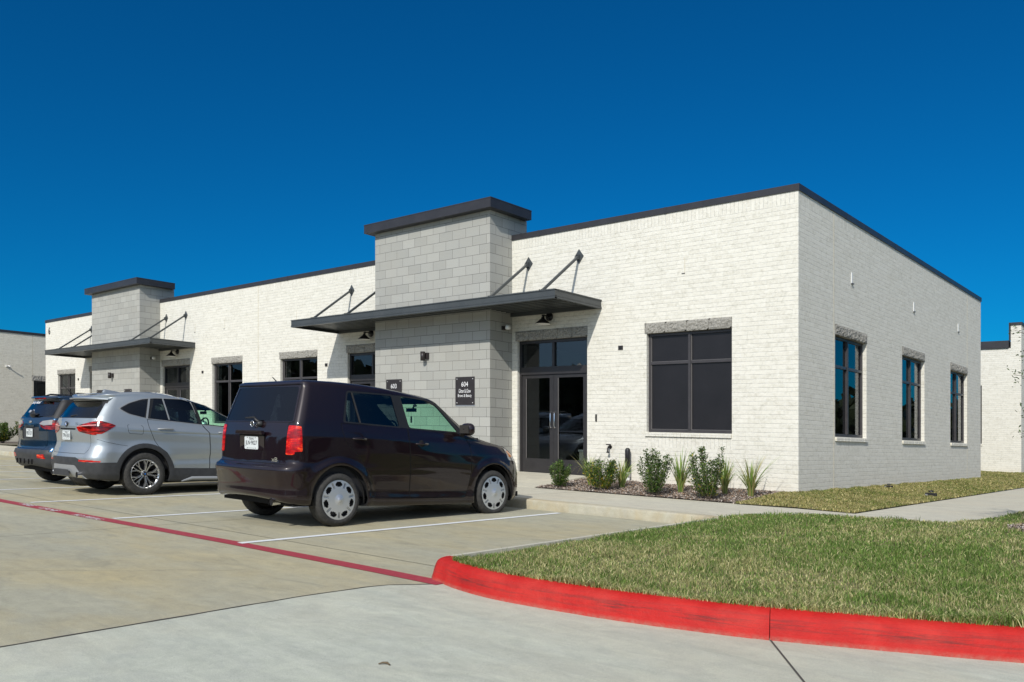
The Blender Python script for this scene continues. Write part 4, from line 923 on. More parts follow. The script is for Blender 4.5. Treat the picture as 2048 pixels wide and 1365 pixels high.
# slender young tree just past the right edge
def tree(x,y,h,seed,label,z,spread=1.0,n=2600):
    r=np.random.default_rng(seed); e=empty('young_tree',(x,y,z)); t=MB(); tr=[(0,0,-.05),(.02,.01,h*.3),(-.02,.03,h*.6),(.03,0,h*.95)]
    t.tube(tr,[.045,.035,.024,.008],M['bark'],9); t.build('trunk',e); b=MB(); V=[];F=[];K=[]
    for i in range(34):
        z0=h*r.uniform(.28,.9); a=r.uniform(0,2*np.pi); L=spread*r.uniform(.5,1.)*(1.1-z0/h*.6)
        if i>=26: z0=.75+.19*(i-26); a=math.radians(205+5*(i%6)); L=(.60,.52,.66,.50,.64,.55,.68,.52)[i-26]
        p0=np.array([0,0,z0]); p2=p0+np.array([np.cos(a)*L,np.sin(a)*L,L*r.uniform(.25,.7)]); p1=(p0+p2)/2+np.array([0,0,.08])
        pts=[tuple((1-s)**2*p0+2*s*(1-s)*p1+s*s*p2) for s in np.linspace(0,1,6)]; b.tube(pts,[.012,.010,.008,.006,.004,.002],M['bark'],5,False)
        for k in range(n//26):
            s=r.uniform(.25,1.02); p=(1-s)**2*p0+2*s*(1-s)*p1+s*s*p2+r.normal(0,.05,3); d=r.normal(0,1,3); d[2]=abs(d[2])*.5; d/=np.linalg.norm(d); sd_=np.cross(d,r.normal(0,1,3)); sd_/=np.linalg.norm(sd_); Lf=r.uniform(.03,.055); o=len(V)
            V+=[p,p+d*Lf*.5+sd_*Lf*.18,p+d*Lf,p+d*Lf*.5-sd_*Lf*.18]; F.append((o,o+1,o+2,o+3)); K+=[np.array((.07,.11,.03))*r.uniform(.6,1.5)]*4
    b.build('branches',e); col_mesh('crown',np.array(V),np.array(F),np.array(K),M['leaf'],e); tag(e,label,'tree'); return e
tree(4.15,-2.35,3.3,5,'slender young tree whose leafy twigs poke in at the right edge',-.08,.62)

# ------------------------------------------------------------------ vehicles
def half_loop(d, ns=(12,9,64,9,12)):
    """plan outline of one level: rear centre -> corner -> side -> corner -> front centre"""
    yr,yf=d['yr'],d['yf']; wr,wm,wf=d['w']; zr,z1,z2,z3,zf=d['z']; rr,rf=d['r']; br,bf=d.get('b',(.03,.06)); rr=min(rr,wr*.9); rf=min(rf,wf*.9); P=[]
    cr=yr+br; cf=yf-bf
    for i in range(ns[0]):
        t=i/ns[0]; x=(wr-rr)*t; P.append((x,yr+br*(x/max(wr-rr,1e-3))**2*.55,zr+(z1-zr)*(x/wr)**2*.8))
    for i in range(ns[1]):
        t=i/ns[1]*math.pi/2; x=wr-rr+rr*math.sin(t); y=yr+br*.55+(rr)*(1-math.cos(t)); P.append((x,y,zr+(z1-zr)*(.8*((wr-rr)/wr)**2+(1-.8*((wr-rr)/wr)**2)*(i/ns[1]))))
    ya=yr+br*.55+rr; yb=yf-bf*.55-rf
    for i in range(ns[2]+1):
        t=i/ns[2]; x=wr*(1-t)*(1-2*t)+4*wm*t*(1-t)+wf*t*(2*t-1); z=z1*(1-t)*(1-2*t)+4*z2*t*(1-t)+z3*t*(2*t-1); P.append((x,ya+(yb-ya)*t,z))
    for i in range(1,ns[3]+1):
        t=i/ns[3]*math.pi/2; x=wf-rf+rf*math.cos(t); y=yb+rf*math.sin(t); P.append((x,y,z3+(zf-z3)*.2*(i/ns[3])))
    for i in range(1,ns[4]+1):
        t=1-i/ns[4]; x=(wf-rf)*t; P.append((x,yf-bf*.55*t*t,zf+(z3-zf)*.8*t*t))
    return np.array(P)
def body_surface(levels, step=.022, blur=.016, flares=(), post=None):
    L=np.array([half_loop(d) for d in levels]); fine=.005; segs=[]
    for i in range(len(L)-1):
        d=np.linalg.norm(L[i+1]-L[i],axis=1); dist=np.percentile(d,60); n=max(2,int(dist/fine)); segs+= [L[i]+(L[i+1]-L[i])*k/n for k in range(n)]
    segs.append(L[-1]); A=np.array(segs); sg=max(1,blur/fine); K=int(3*sg); ker=np.exp(-.5*(np.arange(-K,K+1)/sg)**2); ker/=ker.sum()
    Ap=np.concatenate([np.repeat(A[:1],K,0),A,np.repeat(A[-1:],K,0)]); B=sum(ker[k]*Ap[k:k+len(A)] for k in range(2*K+1)); B=B[::max(1,int(step/fine))]; B[0]=A[0]
    B=np.concatenate([B,A[-1:]])
    for (yc,zc,R,amp,wd) in flares:
        r=np.hypot(B[:,:,1]-yc,B[:,:,2]-zc); s=np.clip(1-np.abs(r-R)/wd,0,1); s=s*s*(3-2*s); B[:,:,0]+=amp*s*(B[:,:,0]>.5)
    if post: B=post(B)
    n,k,_=B.shape; M_=B.copy()[:, :, :]; M_[:,:,0]*=-1
    verts=np.concatenate([B,M_[:,1:-1][:,::-1]],1); kk=verts.shape[1]; V=verts.reshape(-1,3); F=[]
    for i in range(n-1):
        for j in range(kk): F.append((i*kk+j,i*kk+(j+1)%kk,(i+1)*kk+(j+1)%kk,(i+1)*kk+j))
    for i0,rev in ((0,True),((n-1)*kk,False)):
        for j in range(k-1):
            a=i0+j; b=i0+j+1; mb_=i0+(kk-j-1)%kk; ma=i0+(kk-j)%kk
            f=[a,b,mb_,ma] if j>0 else [a,b,mb_]
            if j==k-2: f=[a,b,ma] 
            F.append(tuple(f[::-1]) if rev else tuple(f))
    return V,F
def seg_cut(bm, faces, axis, a, b):
    """cut faces along the line a-b given in the projection plane (axis 0: y,z  axis 1: x,z)"""
    if axis==0: co=Vector((0,a[0],a[1])); d=Vector((0,b[0]-a[0],b[1]-a[1])); no=Vector((0,-d.z,d.y))
    else: co=Vector((a[0],0,a[1])); d=Vector((b[0]-a[0],0,b[1]-a[1])); no=Vector((-d.z,0,d.x))
    if no.length<1e-6: return
    geom=list(faces)+list({e for f in faces for e in f.edges})+list({v for f in faces for v in f.verts})
    bmesh.ops.bisect_plane(bm, geom=geom, plane_co=co, plane_no=no.normalized(), dist=1e-5)
def pin(p, poly):
    x,y=p; r=False; n=len(poly)
    for i in range(n):
        x0,y0=poly[i]; x1,y1=poly[(i+1)%n]
        if (y0>y)!=(y1>y) and x<(x1-x0)*(y-y0)/(y1-y0)+x0: r=not r
    return r
def rounded(poly, r=.03, n=3):
    out=[]; N=len(poly)
    for i in range(N):
        p=Vector(poly[i-1]).to_2d(); c=Vector(poly[i]).to_2d(); q=Vector(poly[(i+1)%N]).to_2d(); a=(p-c); b=(q-c); rr=min(r,a.length*.45,b.length*.45); A=c+a.normalized()*rr; B=c+b.normalized()*rr
        for k in range(n+1): t=k/n; out.append(tuple((1-t)**2*A+2*t*(1-t)*c+t*t*B))
    return out
def circle(y,z,r,n=28): return [(y+r*math.cos(2*math.pi*k/n),z+r*math.sin(2*math.pi*k/n)) for k in range(n)]
def offset_line(pts,w):
    """narrow polygons either side of a polyline"""
    out=[]
    for a,b in zip(pts,pts[1:]):
        d=Vector((b[0]-a[0],b[1]-a[1])); L=d.length; d/=L; n=Vector((-d.y,d.x))*w/2; e=d*w*.4
        out.append([(a[0]-e.x+n.x,a[1]-e.y+n.y),(b[0]+e.x+n.x,b[1]+e.y+n.y),(b[0]+e.x-n.x,b[1]+e.y-n.y),(a[0]-e.x-n.x,a[1]-e.y-n.y)])
    return out
def carve(V, F, regions):
    """regions: (piece id, side 'L' 'R' 'B' 'F', polygon). Returns list of (coords, faces, normals) per piece id, '' = the rest"""
    bm=bmesh.new(); vs=[bm.verts.new(v) for v in V]; 
    for f in F:
        try: bm.faces.new([vs[i] for i in f])
        except ValueError: pass
    bm.normal_update()
    def sidef(f):
        n=f.normal
        if n.z>.93: return 'T'
        if abs(n.x)>=abs(n.y)*.9 : return 'R' if f.calc_center_median().x>0 else 'L'
        return 'F' if n.y>0 else 'B'
    def proj(c,s): return (c.y,c.z) if s in 'LR' else (c.x,c.z)
    for pid,s,poly in regions:
        ax=0 if s in 'LR' else 1
        for i in range(len(poly)):
            a=poly[i]; b=poly[(i+1)%len(poly)]; x0,x1=sorted((a[0],b[0])); z0,z1=sorted((a[1],b[1])); fs=[]
            for f in bm.faces:
                c=f.verts[0].co
                if ax==0:
                    if abs(c.y-(x0+x1)/2)>(x1-x0)/2+.12 or abs(c.z-(z0+z1)/2)>(z1-z0)/2+.12: continue
                else:
                    if abs(c.x-(x0+x1)/2)>(x1-x0)/2+.15 or abs(c.z-(z0+z1)/2)>(z1-z0)/2+.12: continue
                if sidef(f)!=s: continue
                us=[proj(v.co,s) for v in f.verts]
                if max(u[0] for u in us)<x0-.002 or min(u[0] for u in us)>x1+.002 or max(u[1] for u in us)<z0-.002 or min(u[1] for u in us)>z1+.002: continue
                fs.append(f)
            if fs: seg_cut(bm,fs,ax,a,b)
    bm.normal_update(); bm.verts.index_update(); N=[v.normal.copy() for v in bm.verts]; X=[v.co.copy() for v in bm.verts]; out={}
    boxes=[(min(p[0] for p in poly),max(p[0] for p in poly),min(p[1] for p in poly),max(p[1] for p in poly)) for _,_,poly in regions]
    for f in bm.faces:
        s=sidef(f); c=f.calc_center_median(); pc=proj(c,s) if s!='T' else None; pid=''
        if pc:
            for (q,ss,poly),bx in zip(regions,boxes):
                if ss==s and bx[0]<=pc[0]<=bx[1] and bx[2]<=pc[1]<=bx[3] and pin(pc,poly): pid=q; break
        out.setdefault(pid,[]).append([v.index for v in f.verts])
    bm.free(); return X,N,out
def piece(name, X, N, faces, mats, parent, shift=0., rim=0., rim_mat=None, matf=None, stretch=None):
    idx={}; co=[]; no=[]; F=[]
    for f in faces:
        g=[]
        for i in f:
            if i not in idx: idx[i]=len(co); co.append(X[i]+N[i]*shift); no.append(N[i])
            g.append(idx[i])
        F.append(g)
    nb=len(F); mi=[matf(co,f) if matf else 0 for f in F]; ml=[m for m in mats]
    if rim:
        cnt={}
        for f in F:
            for a,b in zip(f,f[1:]+f[:1]): cnt[(a,b)]=cnt.get((a,b),0)+1
        rm={}; 
        if rim_mat is not None: ml.append(rim_mat)
        for (a,b) in [e for e in cnt if (e[1],e[0]) not in cnt]:
            for i in (a,b):
                if i not in rm: rm[i]=len(co); co.append(co[i]-no[i]*rim); no.append(no[i])
            F.append([b,a,rm[a],rm[b]]); mi.append(len(ml)-1 if rim_mat is not None else 0)
    me=bpy.data.meshes.new(name); me.from_pydata([tuple(c) for c in co],[],F)
    for m in ml: me.materials.append(m)
    me.polygons.foreach_set('material_index',mi); me.polygons.foreach_set('use_smooth',[True]*len(F)); me.update()
    ln=[]
    for k,p in enumerate(me.polygons):
        for li in p.loop_indices: ln.append(tuple(no[me.loops[li].vertex_index]) if k<nb else tuple(p.normal))
    me.normals_split_custom_set(ln)
    o=bpy.data.objects.new(name,me); C.objects.link(o); o.parent=parent; return o
def wheel(car, x, y, R, w, style, out=1, steer=0., rimR=.22, rubber=None):
    """out=+1 faces +x; wheel > tyre, rim/hubcap"""
    T=Matrix.Translation((x,y,R))@Matrix.Rotation(steer,4,'Z')@Matrix.Rotation(math.pi/2*out,4,'Y')   # local z -> outward
    d=MB(); d.lathe([(0,-.02),(.15,-.02),(.15,-.035),(rimR-.02,-.05),(rimR-.005,w/2-.02)],M['disc'],36,T); d.lathe([(rimR-.01,-w/2+.01),(rimR-.012,w/2-.03)],M['alloy_dark'],36,T)
    wo=d.build('wheel',car)
    t=MB(); r0=rimR; pr=[(r0-.004,w/2-.012),(r0+.004,w/2-.002),(r0+(R-r0)*.45,w/2+.006),(R-.035,w/2-.002),(R-.012,w/2-.016),(R-.002,w/2-.034)]
    prof=pr+[(R,0)]+[(a,-b) for a,b in pr[::-1]]; t.lathe(prof,M['rubber'],56,T)
    for zz in (-.055,-.02,.02,.055): t.lathe([(R+.0006,zz-.0035),(R-.0,zz-.0036)],M['black'],56,T); t.lathe([(R+.0012,zz-.004),(R+.0012,zz+.004)],M['black'],56,T)
    t.build('tyre',wo)
    m=MB()
    if style=='hubcap':
        nr,nt=20,168; hs=[]
        def zf(r): return w/2-.006+.012*math.cos(min(1,r/rimR)*1.7)
        rs=[.0]+[rimR*1.015*(i/nr) for i in range(1,nr+1)]
        def hole(r,t_):
            a=(t_/(2*math.pi)*7)%1-.5; ang=a*2*math.pi/7; u=ang*r; v=r-rimR*.79
            return (abs(u)/.047)**3+(abs(v)/.026)**3<1
        V=[];F=[]; 
        for r in rs:
            for k in range(nt): 
                t_=2*math.pi*k/nt; bump_=0
                a=((t_/(2*math.pi)*7)+.5)%1-.5; 
                z=zf(r)-( .006 if (abs(a)*2*math.pi/7*r<.0035 and rimR*.62<r<rimR*.90) else 0)+(.006 if r<.05 else 0)
                V.append(T@Vector((r*math.cos(t_),r*math.sin(t_),z)))
        for i in range(len(rs)-1):
            for k in range(nt):
                rc=(rs[i]+rs[i+1])/2; tc=2*math.pi*(k+.5)/nt
                if hole(rc,tc): continue
                F.append((i*nt+k,(i+1)*nt+k,(i+1)*nt+(k+1)%nt,i*nt+(k+1)%nt))
        m.add(V,F,M['hubcap'],True); m.lathe([(rimR*1.015,w/2-.03),(rimR*1.03,w/2-.004),(rimR*1.015,zf(rimR))],M['hubcap'],56,T)
        m.lathe([(0,w/2+.022),(.022,w/2+.021),(.030,w/2+.014),(.045,w/2+.011)],M['hubcap'],24,T)
        for k in range(7):
            a=2*math.pi*(k)/7; u=Vector((math.cos(a),math.sin(a),0)); s=Vector((-u.y,u.x,0))
            for sg in (-1,1):
                p=[T@(u*(rimR*.62)+s*sg*.007+Vector((0,0,zf(rimR*.62)+.001))),T@(u*(rimR*.92)+s*sg*.007+Vector((0,0,zf(rimR*.92)+.001)))]; m.bar(p[0],p[1],.0028,.002,M['seam'],up=T.to_3x3()@Vector((0,0,1)))
        hc=m.build('hubcap',wo)
        bk=MB(); bk.lathe([(0,w/2-.045),(rimR*.98,w/2-.05)],M['cabin'],32,T); bk.build('dark_well',wo)
    else:
        m.lathe([(rimR-.018,w/2-.02),(rimR-.002,w/2-.002),(rimR+.006,w/2+.001),(rimR+.004,w/2-.02)],M['alloy'],64,T)
        m.lathe([(0,w/2-.02),(.05,w/2-.02),(.062,w/2-.035),(.062,w/2-.06)],M['alloy'],24,T); m.lathe([(0,w/2-.012),(.028,w/2-.013),(.033,w/2-.02)],M['black'],20,T)
        m.lathe([(0,w/2-.0105),(.012,w/2-.0105)],M['blue'],12,T)
        up=T.to_3x3()@Vector((0,0,1)); P=lambda r,a,z:T@Vector((r*math.cos(a),r*math.sin(a),z))
        for k in range(5):
            a=2*math.pi*k/5+math.pi/2+.0
            for sg in (-1,1):
                q=[(.045,sg*.26,w/2-.028),(.095,sg*.17,w/2-.022),(.14,sg*.19,w/2-.016),(rimR-.008,sg*.40,w/2-.010)]
                for (r1,a1,z1),(r2,a2,z2) in zip(q,q[1:]):
                    m.bar(P(r1,a+a1,z1),P(r2,a+a2,z2),.017,.026,M['alloy'],up=up); 
                    m.bar(P(r1,a+a1+sg*.012/r1,z1-.012),P(r2,a+a2+sg*.012/r2,z2-.012),.016,.02,M['alloy_dark'],up=up)
                q=[(.13,sg*.19,w/2-.018),(rimR-.008,sg*.14,w/2-.010)]
                m.bar(P(*q[0][:1],a+q[0][1],q[0][2]),P(q[1][0],a+q[1][1],q[1][2]),.013,.024,M['alloy'],up=up)
            b=a+math.pi/5; m.tube([P(.043,b,w/2-.03),P(.043,b,w/2-.008)],.008,M['black'],8)
        m.build('rim',wo)
    return wo
def plate(car, x,y,z,rows,tilt=0.,w=.305,h=.152,frame=True):
    T=face_T(x,y,z)@Matrix.Rotation(tilt,4,'X'); b=MB()
    pl=[(-w/2+.012,-h/2),(w/2-.012,-h/2),(w/2,-h/2+.012),(w/2,h/2-.012),(w/2-.012,h/2),(-w/2+.012,h/2),(-w/2,h/2-.012),(-w/2,-h/2+.012)]
    b.prism(pl,T,.003,mat('plate white',(.62,.66,.66),.4)); o=b.build('licence_plate',car)
    for t,zz,tw,th in rows: text_mesh('lettering',t,mat('plate ink',(.02,.025,.03),.5),o,T@Matrix.Translation((0,zz,.0035)),tw,th,.001,bold=.006)
    for sx in (-1,1):
        for sz in (-1,1): r=MB(); r.lathe([(0,.006),(.006,.0055),(.007,.003)],M['black'],8,T@Matrix.Translation((sx*.09,sz*(h/2-.014),0))); r.build('screw',o)
    return o
def interior(car, W_, y0, y1, z0, belt, roof, ywb, seats, mirror=None):
    """floor, dash, headliner and seats so that the glass shows a cabin"""
    b=MB(); b.box((-W_+.05,y0,z0),(W_-.05,ywb,z0+.06),M['cabin']); b.box((-W_+.06,ywb-.35,z0),(W_-.06,ywb+.25,belt-.06),M['cabin']); b.box((-W_+.10,y0,z0),(W_-.10,y0+.32,belt-.08),M['cabin'])
    for s in (-1,1): b.box((s*(W_-.05),y0+.1,z0),(s*(W_-.12),ywb,belt-.06),M['cabin'])
    b.build('cabin',car)
    for (x,y) in seats:
        s=MB()
        def pad(y0_,y1_,z0_,z1_,w0,w1,lean,m=M['seat']):
            n=8; vs=[]
            for k,(zz) in enumerate((z0_,z1_)):
                ww=(w0,w1)[k]
                for q in range(n): a=2*math.pi*(q+.5)/n; vs.append((x+ww*math.copysign(abs(math.cos(a))**.6,math.cos(a)),(y0_+y1_)/2+lean*k+(y1_-y0_)/2*math.copysign(abs(math.sin(a))**.6,math.sin(a)),zz))
            s.add(vs,[tuple(range(n))[::-1],tuple(range(n,2*n))]+[(i,(i+1)%n,n+(i+1)%n,n+i) for i in range(n)],m,True)
        pad(y-.05,y+.45,z0+.06,z0+.28,.24,.24,0); pad(y-.12,y+.02,z0+.22,belt+.05,.24,.22,-.16); pad(y-.26,y-.17,belt+.08,belt+.26,.12,.10,-.03); s.build('seat',car)
    s=MB(); c=Vector((-.34,ywb-.42,belt-.02)); ring=[c+Vector((.18*math.cos(a),.05*math.sin(a),.17*math.sin(a))) for a in np.linspace(0,2*math.pi,25)]; s.tube(ring,.014,M['cabin'],6,False); s.build('steering_wheel',car)
    if mirror:
        s=MB(); x,y,z=mirror; s.box((x-.10,y-.012,z-.026),(x+.10,y+.012,z+.026),M['cabin']); s.tube([(x,y+.02,z+.01),(x,y+.08,z+.10)],.012,M['cabin'],6); s.box((x-.02,y+.05,z+.05),(x+.025,y+.08,z+.08),M['cabin'])
        s.tube([(x,y,z-.035),(x,y,z-.09)],.002,M['cabin'],4); s.box((x-.012,y-.005,z-.18),(x+.012,y+.005,z-.09),M['cabin']); s.build('rear_view_mirror',car)
def side_mirror(car,x,y,z,m,s=1,foot=None):
    b=MB(); n=14; prof=[]; V=[];F=[]
    for i in range(n+1):
        t=i/n; ang=t*math.pi
        for k in range(16):
            a=2*math.pi*k/16; hh=.085*math.sin(ang)**.45 if 0<t<1 else .0; ww=.115*math.sin(ang)**.45 if 0<t<1 else 0.
            V.append((x+s*(.10+ww*math.copysign(abs(math.cos(a))**.7,math.cos(a))),y-.06+.16*t*1.0,z+hh*math.copysign(abs(math.sin(a))**.7,math.sin(a))))
    for i in range(n):
        for k in range(16): F.append((i*16+k,i*16+(k+1)%16,(i+1)*16+(k+1)%16,(i+1)*16+k))
    b.add(V,F,m,True); b.bar((x+s*.03,y+.0,z-.05),(x-s*.05,y+.05,z-.09),.06,.03,M['black']); o=b.build('door_mirror',car)
    g=MB(); g.box((x+s*.02,y-.058,z-.055),(x+s*.19,y-.052,z+.055),M['disc']); g.build('mirror_glass',o); return o
def door_handle(par,x,y0,y1,z,m,s=1,dark=True):
    b=MB(); xm=x+s*.032; b.tube([(x,y0,z),(xm,y0+.02,z),(xm,(y0+y1)/2,z+.004),(xm,y1-.02,z-.002),(x,y1,z-.004)],[.012,.014,.015,.014,.012],m,8)
    if dark: b.lathe([(0,.004),(.045,.003),(.05,-.002)],M['seam'],16,(face_X(x-s*.004,(y0+y1)/2,z) if s>0 else face_X(x-s*.004,(y0+y1)/2,z)@Matrix.Rotation(math.pi,4,'Y')))
    b.build('door_handle',par)
def underbody(car, W_, y0, y1, wb, R, z=.27, yr=0.):
    b=MB(); b.box((-W_+.10,y0+.18,z-.02),(W_-.10,y1-.25,z+.05),M['seam'])
    b.build('underbody',car)
    for yy in (0,wb):
        for s in (-1,1):
            w=MB(); n=20; vs=[]; xi=s*(W_-.32); xo=s*(W_-.035); Ra=R+.075
            for k in range(n+1):
                a=math.pi*1.1*k/n-.15; 
                for x in (xo,xi): vs.append((x,yy+Ra*math.cos(a),R+Ra*math.sin(a)))
            w.add(vs,[(2*k,2*k+1,2*k+3,2*k+2) for k in range(n)],M['seam'],True)
            w.add([(xi,yy+Ra*math.cos(math.pi*1.1*k/n-.15),R+Ra*math.sin(math.pi*1.1*k/n-.15)) for k in range(n+1)],[tuple(range(n+1))],M['seam']); w.build('wheel_well',car)
def mirror_poly(p): return [(-a,b) for a,b in p][::-1]
def site_loc(x,y): return (x,y,ZL(y))

def make_boxy():
    car=empty('parked_car',(-3.375,-7.49,ZL(-7.49)),-math.radians(1.5)); tag(car,'dark plum boxy wagon with silver hubcaps, parked nearest the camera','car')
    P=M['plum']; WB=2.655; R=.318
    lv=[dict(yr=-.50,yf=3.20,w=(.70,.74,.70),z=(.30,.25,.20,.20,.22),r=(.15,.2)),
        dict(yr=-.735,yf=3.42,w=(.83,.845,.82),z=(.345,.27,.20,.19,.20),r=(.22,.36),b=(.09,.22)),
        dict(yr=-.765,yf=3.50,w=(.868,.865,.84),z=(.375,.34,.27,.24,.24),r=(.24,.38),b=(.10,.24)),
        dict(yr=-.755,yf=3.535,w=(.868,.855,.845),z=(.47,.46,.38,.38,.38),r=(.24,.38),b=(.10,.25)),
        dict(yr=-.79,yf=3.53,w=(.878,.868,.85),z=(.665,.66,.58,.56,.56),r=(.24,.38),b=(.10,.25)),
        dict(yr=-.775,yf=3.52,w=(.876,.872,.85),z=(.695,.705,.66,.63,.63),r=(.24,.38),b=(.10,.25)),
        dict(yr=-.655,yf=3.50,w=(.868,.875,.848),z=(.715,.76,.74,.72,.72),r=(.15,.38),b=(.07,.25)),
        dict(yr=-.640,yf=3.40,w=(.866,.878,.835),z=(.90,.92,.88,.86,.85),r=(.13,.36),b=(.07,.24)),
        dict(yr=-.625,yf=3.24,w=(.862,.874,.80),z=(1.06,1.06,1.03,.975,.95),r=(.12,.34),b=(.065,.22)),
        dict(yr=-.610,yf=2.80,w=(.856,.866,.80),z=(1.13,1.13,1.10,1.04,1.06),r=(.11,.30),b=(.06,.14)),
        dict(yr=-.595,yf=2.50,w=(.850,.856,.815),z=(1.195,1.205,1.17,1.095,1.12),r=(.11,.24),b=(.06,.12)),
        dict(yr=-.575,yf=2.40,w=(.842,.846,.80),z=(1.25,1.26,1.225,1.15,1.16),r=(.11,.22),b=(.06,.14)),
        dict(yr=-.500,yf=2.08,w=(.800,.805,.755),z=(1.46,1.47,1.45,1.38,1.40),r=(.10,.18),b=(.055,.17)),
        dict(yr=-.435,yf=1.84,w=(.757,.770,.71),z=(1.640,1.655,1.650,1.555,1.58),r=(.09,.16),b=(.05,.16)),
        dict(yr=-.440,yf=1.74,w=(.745,.755,.69),z=(1.675,1.690,1.680,1.590,1.61),r=(.08,.14),b=(.05,.14)),
        dict(yr=-.40,yf=1.58,w=(.70,.71,.64),z=(1.712,1.716,1.706,1.630,1.645),r=(.08,.14),b=(.05,.12)),
        dict(yr=-.25,yf=1.25,w=(.50,.52,.46),z=(1.728,1.728,1.725,1.685,1.69),r=(.1,.12)),
        dict(yr=0,yf=.9,w=(.2,.2,.2),z=(1.734,1.734,1.735,1.72,1.72),r=(.08,.08))]
    V,F=body_surface(lv,flares=((0,R,.44,.020,.075),(WB,R,.43,.018,.075)))
    reg=[]
    def S(pid,poly): reg.append((pid+'_R','R',poly)); reg.append((pid+'_L','L',poly))
    for yc in (0,WB): S('hole',circle(yc+(.02 if yc==0 else 0),R+.005,.405))
    S('hole',[(-.36,.0),(.38,.0),(.38,.30),(-.36,.30)]); S('hole',[(WB-.36,.0),(WB+.36,.0),(WB+.36,.25),(WB-.36,.25)])
    rw=rounded([(.065,1.235),(.165,1.625),(.90,1.617),(.985,1.19)],.035); fw=rounded([(1.075,1.185),(.985,1.617),(1.50,1.59),(1.70,1.53),(2.07,1.145)],.04)
    fwi=rounded([(1.105,1.20),(1.02,1.597),(1.49,1.570),(1.67,1.51),(2.01,1.165)],.04)
    rwi=rounded([(.105,1.25),(.185,1.605),(.865,1.598),(.945,1.21)],.03)
    S('rdiv',[(.235,1.605),(.255,1.605),(.335,1.235),(.315,1.235)]); S('rearwin',rwi); S('frontwin',fwi); S('surround',rw); S('surround',fw)
    S('surround',[(.94,1.20),(.86,1.61),(1.02,1.61),(1.12,1.19)])
    S('surround',[(1.98,1.17),(2.12,1.13),(1.70,1.54),(1.66,1.52)])
    dr=[(.035,1.225),(.06,1.10),(.10,1.0),(.17,.93),(.30,.82),(.40,.66),(.45,.48),(.49,.37),(.55,.335),(1.085,.305),(1.095,.70),(1.065,1.195)]
    df=[(1.095,.305),(1.105,.70),(1.075,1.195),(2.12,1.12),(2.20,.95),(2.20,.62),(2.14,.38),(2.07,.275)]
    for d in (dr,df):
        for q in offset_line(d+[d[0]],.007): S('seam',q)
    S('rdoor',dr); S('fdoor',df)
    # tail
    tl=rounded([(.695,.845),(.70,1.18),(.90,1.18),(.90,.90),(.80,.845)],.02)
    for s,nm in ((1,'_R'),(-1,'_L')):
        p=tl if s>0 else mirror_poly(tl); reg.append(('tail'+nm,'B',p))
        p2=rounded([(-.64,.875),(-.64,1.18),(-.50,1.175),(-.50,.885)],.015); reg.append(('tail'+nm,'R' if s>0 else 'L',p2))
    gl=[(-.745,1.228),(-.665,1.636),(.665,1.636),(.745,1.228)]; reg.append(('rearglass','B',rounded(gl,.03)))
    for q in offset_line([(-.70,.735),(.70,.735),(.688,.84),(.688,1.20),(.77,1.23),(.70,1.66),(-.70,1.66),(-.77,1.23),(-.688,1.20),(-.688,.84),(-.70,.735)],.006): reg.append(('seam_B','B',q))
    for q in offset_line([(-.28,1.075),(-.27,.90),(-.22,.862),(.22,.862),(.27,.90),(.28,1.075)],.006): reg.append(('seam_B','B',q))
    for q in offset_line([(-.78,1.215),(.78,1.215)],.006): reg.append(('seam_B','B',q))
    S('seam',[(-.50,.715),(.0-.40,.715),(-.40,.709),(-.50,.709)])
    reg.append(('windscreen','F',rounded([(-.74,1.16),(-.64,1.565),(.64,1.565),(.74,1.16)],.05)))
    hl=rounded([(.50,.72),(.48,.90),(.80,.95),(.86,.74)],.03)
    for nm,q in (('amber_R','R'),('amber_L','L')): reg.append((nm,q,rounded([(3.0,.82),(2.97,.915),(3.12,.91),(3.14,.83)],.02)))
    for s,nm in ((1,'_R'),(-1,'_L')):
        reg.append(('head'+nm,'F',hl if s>0 else mirror_poly(hl))); reg.append(('head'+nm,'R' if s>0 else 'L',rounded([(2.98,.78),(2.93,.945),(3.30,.945),(3.40,.74)],.03)))
    for q in offset_line([(2.21,.62),(2.20,1.0),(2.15,1.10),(2.5,1.06),(3.0,.98)],.006): S('seam',q)
    X,N,out=carve(V,F,reg)
    body=[];seam=[]
    for k,f in out.items():
        if k=='' : body+=f
        elif k.startswith('seam'): seam+=f
    piece('body',X,N,body,[P],car,0,.03,M['seam']); piece('panel_gap',X,N,seam,[M['seam']],car,-.004)
    doors={}
    for s in 'LR':
        for k,nm in (('rdoor','door'),('fdoor','door')):
            if f'{k}_{s}' in out: doors[k+s]=piece(nm,X,N,out[f'{k}_{s}'],[P],car,.0005,.02,M['seam'])
        for k,m,sh in (('rearwin',M['privacy'],-.008),('frontwin',M['clear'],-.008)):
            if f'{k}_{s}' in out: piece('window',X,N,out[f'{k}_{s}'],[m],doors[('rdoor' if k=='rearwin' else 'fdoor')+s],sh)
        piece('window_surround',X,N,out[f'surround_{s}'],[M['black']],car,-.003,.02); piece('window_bar',X,N,out[f'rdiv_{s}'],[M['disc']],car,.0,.02)
        piece('tail_lamp',X,N,out[f'tail_{s}'],[M['lamp']],car,.005,.02); piece('headlight',X,N,out[f'head_{s}'],[M['lampclear']],car,.003,.02)
    piece('rear_window',X,N,out['rearglass'],[M['privacy']],car,-.004); piece('windscreen',X,N,out['windscreen'],[M['clear']],car,-.004)
    underbody(car,.875,-.75,3.5,WB,R); interior(car,.86,-.45,2.9,.34,1.15,1.58,2.15,[(-.36,1.15),(.36,1.15),(-.36,.25),(.36,.25)],(0,1.86,1.46))
    for s in (1,-1): wheel(car,s*.765,0,R,.205,'hubcap',s,rimR=.236); wheel(car,s*.765,WB,R,.205,'hubcap',s,steer=-.03,rimR=.236)
